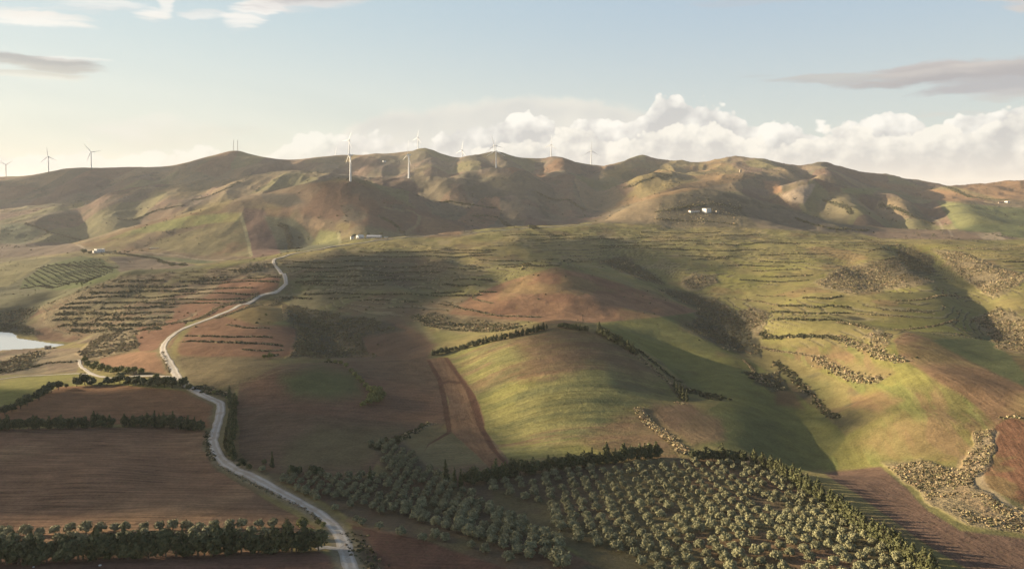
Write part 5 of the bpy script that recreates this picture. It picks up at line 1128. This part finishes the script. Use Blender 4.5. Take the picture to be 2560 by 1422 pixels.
def box_verts(secs):
    """Loft through rounded rectangular sections (y, half width, z low, z high)."""
    V, Q = [], []
    for y, w, z0, z1 in secs:
        c = 0.3
        for x, z in ((-w, z0 + c * (z1 - z0)), (-w * 0.7, z0), (w * 0.7, z0), (w, z0 + c * (z1 - z0)), (w, z1 - c * (z1 - z0)), (w * 0.7, z1), (-w * 0.7, z1), (-w, z1 - c * (z1 - z0))): V.append((x, y, z))
    for k in range(len(secs) - 1):
        for i in range(8): Q.append((k * 8 + i, k * 8 + (i + 1) % 8, (k + 1) * 8 + (i + 1) % 8, (k + 1) * 8 + i))
    return V, Q
V, Q = box_verts([(-3.1, 0.05, HUB - 0.1, HUB + 0.1), (-3.1, 1.5, HUB - 1.6, HUB + 1.5), (0, 1.9, HUB - 1.8, HUB + 1.9), (5.5, 1.7, HUB - 1.4, HUB + 1.9), (6.5, 1.2, HUB - 0.6, HUB + 1.6), (6.5, 0.05, HUB, HUB + 0.5)])
nac_me = np_mesh('nacelle', np.array(V), quads=np.array(Q), smooth=False); nac_me.materials.append(M['white'])
V, Q = lathe([(0.0, -2.2), (0.8, -1.9), (1.35, -1.0), (1.55, 0.4), (1.5, 1.2), (0.0, 1.2)], 14)
V = np.stack([V[:, 0], V[:, 2], V[:, 1]], -1); hub_me = np_mesh('hub', V, quads=Q); hub_me.materials.append(M['white'])
V, Q = [], []
for z, ch, th, off in ((0, 0.9, 0.9, 0.45), (2.5, 1.1, 0.85, 0.5), (8, 3.0, 0.6, 0.9), (16, 2.4, 0.45, 0.7), (28, 1.6, 0.3, 0.5), (40, 0.95, 0.18, 0.3), (46, 0.35, 0.08, 0.1)):
    for a, b in ((-off, 0), (-off * 0.4, th / 2), (ch * 0.4, th / 2.5), (ch - off, 0), (ch * 0.4, -th / 2.5), (-off * 0.4, -th / 2)): V.append((a, b, z))
for k in range(6):
    for i in range(6): Q.append((k * 6 + i, k * 6 + (i + 1) % 6, (k + 1) * 6 + (i + 1) % 6, (k + 1) * 6 + i))
blade_me = np_mesh('blade', np.array(V, float), quads=np.array(Q)); blade_me.materials.append(M['white'])
def turbine(px, hubv, D, rot, yaw, label, thick=1.0, minh=50, maxh=84):
    x = (px - CX) / F * D; z0 = ground(x, D); zh = CZ + (VH - hubv) / F * D
    H = min(max(zh - z0, minh), maxh); s = H / HUB
    if zh - z0 > H + 1: z0 = zh - H if False else z0
    e = bpy.data.objects.new('wind_turbine', None); scene.collection.objects.link(e)
    e.location = (x, D, z0); e.rotation_euler = (0, 0, rad(yaw)); e.scale = (s * thick, s * thick, s)
    e['label'] = label; e['category'] = 'wind turbine'; e['group'] = 'wind turbines on the far ridge'
    for nm, me in (('tower', tower_me), ('nacelle', nac_me)):
        o = bpy.data.objects.new(nm, me); scene.collection.objects.link(o); o.parent = e
    h = bpy.data.objects.new('hub', hub_me); scene.collection.objects.link(h); h.parent = e; h.location = (0, -4.2, HUB)
    for k in range(3):
        b = bpy.data.objects.new('blade', blade_me); scene.collection.objects.link(b); b.parent = e; b.location = (0, -4.2, HUB)
        b.rotation_euler = (0, rad(rot + 120 * k), 0)
for a in ((876, 388, 2245, 5, -68, 'tallest near white turbine, on the brown spur left of centre'),
          (1022, 388, 2900, 14, -64, 'second near white turbine, on the lower ridge right of the tallest one'),
          (1240, 377, 3040, 0, -14, 'white turbine rooted on the lit grassy ridge near the picture centre'),
          (873, 351, 4370, 28, -40, 'far turbine rising right behind the tallest near one'),
          (838, 382, 4900, 15, -30, 'turbine almost hidden behind the ridge, only its blades showing'),
          (1045, 345, 4250, 12, -42, 'turbine standing on the round summit near the centre'),
          (1156, 371, 4600, 12, -45, 'faint turbine in the saddle right of the round summit'),
          (1235, 352, 4330, 345, 10, 'far turbine right behind the one on the lit grassy ridge'),
          (1213, 387, 4900, 20, -25, 'turbine nearly sunk behind the ridge left of the paired turbines'),
          (1378, 362, 4190, 6, -28, 'turbine on the ridge crest in front of the left cumulus heap'),
          (1478, 377, 4210, 0, 5, 'rightmost turbine, at the low point of the ridge'),
          (121, 392, 4290, 352, 0, 'turbine with one blade straight up, on the left ridge'),
          (228, 379, 4290, 322, 8, 'third turbine from the left edge, right of two on the same ridge'),
          (15, 412, 4290, 60, 12, 'leftmost turbine, at the very left edge of the ridge')):
    turbine(*a)

# ------------------------------------------------------------------ radio masts on the pointed summit
M['steel'] = mat('mast_steel', flat_var((0.30, 0.28, 0.27), (0.38, 0.33, 0.30), 0.2))
def beam(V, Q, p, q, w):
    p, q = np.array(p, float), np.array(q, float); d = (q - p) / np.linalg.norm(q - p); a = np.cross(d, (0.31, 0.9, 0.23)); a /= np.linalg.norm(a); b = np.cross(d, a); k = len(V)
    for c in (p, q):
        for s, t in ((-1, -1), (1, -1), (1, 1), (-1, 1)): V.append(c + a * s * w + b * t * w)
    for i in range(4): Q.append((k + i, k + (i + 1) % 4, k + 4 + (i + 1) % 4, k + 4 + i))
def mast(px, topv, D, label):
    x = (px - CX) / F * D; z0 = ground(x, D) - 2; H = CZ + (VH - topv) / F * D - z0; V, Q = [], []
    c = [(math.cos(a) * 1.3, math.sin(a) * 1.3) for a in (0, 2.09, 4.19)]
    for i in range(3): beam(V, Q, (*c[i], 0), (c[i][0] * 0.6, c[i][1] * 0.6, H), 0.28)
    n = 12
    for j in range(n):
        for i in range(3): beam(V, Q, (*c[i], H * j / n), (c[(i + 1) % 3][0] * 0.95, c[(i + 1) % 3][1] * 0.95, H * (j + 1) / n), 0.16)
    e = bpy.data.objects.new('radio_mast', None); scene.collection.objects.link(e); e.location = (x, D, z0); e['label'] = label; e['category'] = 'mast'; e['group'] = 'lattice masts on the pointed summit'
    link('lattice', np_mesh('lattice', np.array(V), quads=np.array(Q), smooth=False), M['steel'], parent=e)
    V, Q = lathe([(0.0, H - 1), (0.5, H - 1), (0.35, H + 5), (0.0, H + 6)], 8)
    link('antenna', np_mesh('antenna', V, quads=Q), M['steel'], parent=e)
mast(584, 352, 4250, 'left one of the two thin lattice masts on the pointed summit')
mast(594, 352, 4255, 'right one of the two thin lattice masts on the pointed summit')

# ------------------------------------------------------------------ farm buildings
M['wall'] = mat('whitewash', flat_var((0.72, 0.69, 0.64), (0.55, 0.51, 0.46), 0.4))
M['stone'] = mat('pale_stone', flat_var((0.42, 0.36, 0.29), (0.30, 0.25, 0.20), 0.6))
M['roof'] = mat('brown_roof', flat_var((0.22, 0.13, 0.09), (0.16, 0.10, 0.075), 0.5))
M['metal'] = mat('sheet_metal_roof', flat_var((0.36, 0.36, 0.38), (0.26, 0.27, 0.29), 0.3))
M['dark'] = mat('dark_opening', flat_var((0.03, 0.03, 0.035), (0.05, 0.045, 0.045), 1.0, 0.3, 0.4))
def bx(V, Q, x0, x1, y0, y1, z0, z1):
    k = len(V)
    V += [(x0, y0, z0), (x1, y0, z0), (x1, y1, z0), (x0, y1, z0), (x0, y0, z1), (x1, y0, z1), (x1, y1, z1), (x0, y1, z1)]
    Q += [(k, k + 1, k + 5, k + 4), (k + 1, k + 2, k + 6, k + 5), (k + 2, k + 3, k + 7, k + 6), (k + 3, k, k + 4, k + 7), (k + 4, k + 5, k + 6, k + 7), (k + 3, k + 2, k + 1, k)]
def part(name, fn, material, parent):
    V, Q = [], []; fn(V, Q); return link(name, np_mesh(name, np.array(V, float), quads=np.array(Q), smooth=False), material, parent=parent)
def building(name, px, v, dmin, dmax, w, d, h, yaw, roof, wall, roofm, label, cat='house', wins=3, storeys=1, grp=None):
    """A small building seen from far: walls with real openings' frames, roof, windows, door."""
    x, y, z = hit(px, v, dmin, dmax)
    e = bpy.data.objects.new(name, None); scene.collection.objects.link(e); e.location = (x, y, z - 0.3); e.rotation_euler = (0, 0, rad(yaw)); e['label'] = label; e['category'] = cat
    if grp: e['group'] = grp
    part('wall', lambda V, Q: bx(V, Q, -w / 2, w / 2, 0, d, -2.5, h), wall, e)
    if roof == 'flat':
        part('roof', lambda V, Q: (bx(V, Q, -w / 2 - 0.2, w / 2 + 0.2, -0.2, d + 0.2, h, h + 0.25), bx(V, Q, -w / 2 - 0.2, w / 2 + 0.2, -0.2, 0.1, h + 0.25, h + 0.8), bx(V, Q, -w / 2 - 0.2, -w / 2 + 0.1, 0.1, d + 0.2, h + 0.25, h + 0.8), bx(V, Q, w / 2 - 0.1, w / 2 + 0.2, 0.1, d + 0.2, h + 0.25, h + 0.8)), roofm, e)
    elif roof == 'gable':
        def g(V, Q):
            k = len(V); o = 0.5; rh = d * 0.28
            V += [(-w / 2 - o, -o, h), (w / 2 + o, -o, h), (w / 2 + o, d / 2, h + rh), (-w / 2 - o, d / 2, h + rh), (-w / 2 - o, d + o, h), (w / 2 + o, d + o, h), (-w / 2 - o, d / 2, h), (w / 2 + o, d / 2, h)]
            Q += [(k, k + 1, k + 2, k + 3), (k + 3, k + 2, k + 5, k + 4), (k, k + 3, k + 6, k + 6), (k + 1, k + 7, k + 2, k + 2), (k + 6, k + 3, k + 4, k + 4), (k + 7, k + 5, k + 2, k + 2)]
        V, Q = [], []; g(V, Q); m_ = bpy.data.meshes.new('roof'); m_.from_pydata(V, [], [tuple(dict.fromkeys(q)) for q in Q]); link('roof', m_, roofm, parent=e)
    if wins:
        dx_ = w / (wins + 1)
        for s in range(storeys):
            for i in range(wins):
                cx_ = -w / 2 + dx_ * (i + 1); zz = 1.0 + s * h / storeys
                if i == wins // 2 and s == 0: part('door', lambda V, Q: bx(V, Q, cx_ - 0.6, cx_ + 0.6, -0.08, 0.02, 0.2, 2.3), M['dark'], e)
                else: part('window', lambda V, Q: bx(V, Q, cx_ - 0.6, cx_ + 0.6, -0.06, 0.02, zz, zz + 1.2), M['dark'], e)
    return e
W_ = M['wall']
building('farmhouse', 1772, 532, 1760, 2100, 16, 13, 9.5, 34, 'flat', W_, M['wall'], 'large white two-storey farmhouse on the hill right of centre', wins=4, storeys=2)
building('outbuilding', 1738, 531, 1760, 2100, 26, 8, 4.2, 24, 'gable', W_, M['roof'], 'long low white outbuilding just left of the two-storey farmhouse', 'farm building', 5)
building('outbuilding', 1795, 531, 1760, 2100, 7, 5, 3.0, 12, 'flat', M['stone'], M['stone'], 'small stone shed just right of the two-storey farmhouse', 'shed', 1)
building('barn', 933, 597, 1720, 1900, 32, 12, 5.0, -10, 'gable', M['metal'], M['metal'], 'long barn with a pale sheet metal roof behind the ridge track', 'barn', 5)
building('farmhouse', 903, 596, 1720, 1900, 14, 11, 4.8, 38, 'gable', W_, W_, 'low white farmhouse left of the long metal-roofed barn', 'house', 3)
building('outbuilding', 881, 598, 1720, 1900, 7, 6, 5.5, 25, 'gable', W_, M['stone'], 'small cream gabled building at the left end of the ridge farm', 'farm building', 1)
building('outbuilding', 965, 596, 1720, 1900, 8, 5, 3.0, 0, 'flat', W_, W_, 'tiny white hut at the right end of the long barn', 'hut', 1)
building('farmhouse', 252, 631, 1700, 2100, 18, 15, 7.5, 48, 'flat', W_, W_, 'white farmhouse on the left above the dark orchard hill', 'house', 4, 1)
building('outbuilding', 240, 632, 1700, 2100, 10, 9, 5.0, 45, 'flat', W_, M['stone'], 'small white annex left of the farmhouse above the orchard hill', 'farm building', 1)
building('farmhouse', 962, 406, 3300, 4150, 14, 12, 7, 38, 'flat', W_, W_, 'tiny white house high on the far slope between two near turbines', 'house', 2)
building('outbuilding', 998, 406, 3300, 4150, 8, 6, 4, 0, 'flat', M['stone'], M['stone'], 'tiny pale hut right of the white house high on the far slope', 'hut', 1)
building('ruin', 1852, 431, 2700, 3000, 7, 6, 9, 0, 'flat', M['stone'], M['stone'], 'ruined stone tower on the brown knoll below the right ridge', 'ruin', 1)
building('farmhouse', 2522, 507, 2400, 3200, 12, 11, 5, 22, 'flat', W_, W_, 'small white house on the slope at the right edge', 'house', 3)
building('outbuilding', 2503, 508, 2400, 3200, 14, 6, 3, -6, 'gable', M['stone'], M['roof'], 'low stone shed left of the small white house at the right edge', 'shed', 2)
building('ruin', 218, 510, 2500, 3000, 16, 5, 3, 0, None, M['stone'], None, 'roofless pale ruin on the left lower ridge, farther left of two', 'ruin', 0)
building('ruin', 312, 493, 2500, 3100, 14, 5, 3, 0, None, M['stone'], None, 'roofless pale ruin on the left lower ridge, farther right of two', 'ruin', 0)
building('ruin', 385, 622, 1700, 2200, 20, 6, 2.5, 5, None, M['stone'], None, 'roofless low pale ruin in the brown fields left of the far field boundary', 'ruin', 0)
building('pump_house', 118, 873, 700, 1000, 5, 4, 3, 10, 'flat', M['stone'], M['stone'], 'small grey stone hut on the lake shore', 'hut', 1)
# white field stones
def rock(px, v, s, label):
    x, y, z = hit(px, v, 0, 1700); r = np.random.RandomState(int(px)); V = IC1[0] * (1 + 0.35 * (r.rand(len(IC1[0]), 1) - 0.5)) * np.array([s, s * 0.8, s * 0.6]); 
    o = link('rock', np_mesh('rock', V, tris=IC1[1], smooth=False), M['wall'], label=label, category='rock'); o.location = (x, y, z + 0.1)
rock(818, 1341, 0.55, 'white stone under the bushes by the road junction'); rock(250, 1413, 0.55, 'white stone in the ploughed soil at the bottom edge, right of another'); rock(84, 1417, 0.45, 'white stone in the ploughed soil at the bottom edge, nearer the left corner'); rock(800, 1366, 0.9, 'pale boulder at the right end of the bottom hedge')
# utility poles across the slope behind the ridge farm
def pole(px, v, label):
    x, y, z = hit(px, v, 0, 1790); V, Q = [], []; beam(V, Q, (0, 0, -0.5), (0, 0, 9), 0.14); beam(V, Q, (-1.0, 0, 8.3), (1.0, 0, 8.3), 0.08)
    o = link('utility_pole', np_mesh('utility_pole', np.array(V), quads=np.array(Q), smooth=False), M['bark'], label=label, category='pole'); o.location = (x, y, z)
pole(1457, 812, 'thin wooden pole standing behind the top of the green hill')

# ------------------------------------------------------------------ thin sheets added unseen west of the view, shaped to shade the land
def shade_cloud(outs, seed=1):
    V, Q = [], []; ux, uy = SUN_DIR[0] / math.cos(SUN_EL), SUN_DIR[1] / math.cos(SUN_EL)
    for out_, dmin, dmax in outs:
        near = dmax < 1800; alt, thick, cell, wa = (500.0, 6.0, 12.0, 36) if near else (1250.0, 14.0, 30.0, 90)
        P = []
        for px, v in out_:
            x, y, z = hit(px, v, dmin, dmax); k = (alt + CZ - z) / math.tan(SUN_EL); P.append((x + ux * k, y + uy * k))
        P = np.array(P); x0, y0 = P.min(0) - cell * 2; x1, y1 = P.max(0) + cell * 2
        nx, ny = int((x1 - x0) / cell) + 1, int((y1 - y0) / cell) + 1
        X, Y = np.meshgrid(x0 + np.arange(nx) * cell, y0 + np.arange(ny) * cell)
        wx = X + (fbm(X / wa, Y / wa, 3, seed) - 0.5) * wa; wy = Y + (fbm(X / wa, Y / wa, 3, seed + 5) - 0.5) * wa * 0.7
        ins = np.zeros(X.shape, bool)
        for (ax, ay), (bx_, by) in zip(P, np.roll(P, -1, 0)):
            ins ^= ((ay > wy) != (by > wy)) & (wx < (bx_ - ax) * (wy - ay) / (by - ay + 1e-9) + ax)
        d = np.sqrt(seg_dist2(X.ravel(), Y.ravel(), [tuple(p) for p in P] + [tuple(P[0])])).reshape(X.shape)
        ins |= d < cell * 1.2
        t = np.where(ins, thick * np.clip(d / 150, 0.12, 1) * (0.6 + 0.8 * fbm(X / 60, Y / 60, 3, seed + 9)), 0.0)
        z0 = CZ + alt; ids = -np.ones((2, ny, nx), int)
        m = ins[:-1, :-1] & ins[1:, :-1] & ins[:-1, 1:] & ins[1:, 1:]
        use = np.zeros(ins.shape, bool); use[:-1, :-1] |= m; use[1:, :-1] |= m; use[:-1, 1:] |= m; use[1:, 1:] |= m
        for L, sg in ((0, 1.0), (1, -0.35)):
            n = int(use.sum()); ids[L][use] = len(V) + np.arange(n)
            V += list(zip(X[use].tolist(), Y[use].tolist(), (z0 + sg * t[use]).tolist()))
        r, c = np.nonzero(m)
        for L, rev in ((0, False), (1, True)):
            q = np.stack([ids[L][r, c], ids[L][r, c + 1], ids[L][r + 1, c + 1], ids[L][r + 1, c]], 1); Q += (q[:, ::-1] if rev else q).tolist()
    me = np_mesh('shade_clouds', np.array(V), quads=np.array(Q)); return me
M['shade_cover'] = mat('shade_cloud_vapour', flat_var((0.85, 0.85, 0.86), (0.8, 0.8, 0.82), 0.002, 1.0, 0.0))
SHADE = [  # outlines of the ground shadows that the added sheets are shaped to cast
    ([(700, 665), (830, 640), (980, 622), (1060, 640), (1100, 665), (1190, 668), (1230, 715), (1110, 742), (1075, 785), (1040, 830), (1088, 862), (1075, 900), (1110, 960), (1118, 1010), (1060, 1070), (960, 1110), (1060, 1100), (1220, 1088), (1300, 1150), (1440, 1158), (1650, 1185),
      (1510, 1250), (1530, 1330), (1640, 1422), (1700, 1700), (880, 1700), (880, 1400), (830, 1290), (640, 1180), (596, 1100), (590, 1010), (650, 930), (700, 890), (705, 780)], 0, 1790),
    ([(-300, 1078), (-300, 965), (150, 985), (440, 962), (556, 990), (580, 1010), (545, 1080), (560, 1150), (690, 1218), (760, 1262), (720, 1285), (400, 1278), (-300, 1288)], 0, 1790),
    ([(-500, 1425), (0, 1425), (500, 1412), (820, 1400), (850, 1480), (850, 1700), (-500, 1700)], 0, 1790),
    ([(1290, 612), (1440, 592), (1560, 600), (1680, 640), (1755, 662), (1700, 690), (1735, 735), (1860, 780), (1895, 870), (1925, 920), (2060, 1030), (2180, 1030), (2110, 1095), (2060, 1165), (1960, 1150), (1860, 1090), (1800, 1010), (1700, 940), (1620, 880), (1560, 850), (1745, 780), (1600, 742), (1480, 722), (1395, 690), (1375, 660), (1300, 655)], 0, 1790),
    ([(1420, 826), (1490, 828), (1560, 870), (1500, 880), (1420, 850)], 0, 1790),
    ([(2250, 614), (2320, 625), (2440, 700), (2400, 730), (2420, 800), (2450, 860), (2620, 950), (2620, 985), (2470, 920), (2340, 860), (2290, 800), (2255, 745), (2340, 700), (2250, 690)], 0, 1790),
    ([(1060, 500), (1130, 462), (1240, 432), (1420, 412), (1530, 416), (1650, 402), (1660, 420), (1560, 470), (1500, 540), (1480, 555), (1200, 580), (1140, 556), (1060, 520)], 2000, 4300),
    ([(120, 432), (300, 418), (420, 418), (560, 392), (640, 395), (900, 392), (980, 420), (860, 428), (620, 446), (460, 468), (330, 486), (200, 510), (-100, 540), (-100, 465), (60, 460)], 2900, 4300),
    ([(1660, 482), (1760, 468), (1880, 448), (1925, 500), (2000, 520), (2050, 552), (1960, 522), (1850, 492), (1700, 482)], 2150, 3000),
    ([(0, 775), (100, 730), (130, 745), (60, 810), (100, 838), (-100, 828), (-100, 775)], 0, 1790),
]
link('shade_clouds', shade_cloud(SHADE), M['shade_cover'], kind='stuff', label='thin cloudlike sheets added out of view to cast shadows on the land')

# ------------------------------------------------------------------ haze
hz = bpy.data.materials.new('air_haze'); hz.use_nodes = True; ht = hz.node_tree; ht.nodes.clear()
pv = ht.nodes.new('ShaderNodeVolumePrincipled'); pv.inputs['Density'].default_value = HAZE; pv.inputs['Color'].default_value = (0.93, 0.92, 0.93, 1); pv.inputs['Anisotropy'].default_value = 0.15
mo = ht.nodes.new('ShaderNodeOutputMaterial'); ht.links.new(pv.outputs[0], mo.inputs['Volume'])
V, Q = [], []; bx(V, Q, -R - 500, R + 500, -R - 500, R + 500, PZ - 4, CZ + 368)
link('haze', np_mesh('haze', np.array(V, float), quads=np.array(Q), smooth=False), hz, kind='stuff', label='thin evening haze filling the valley air')
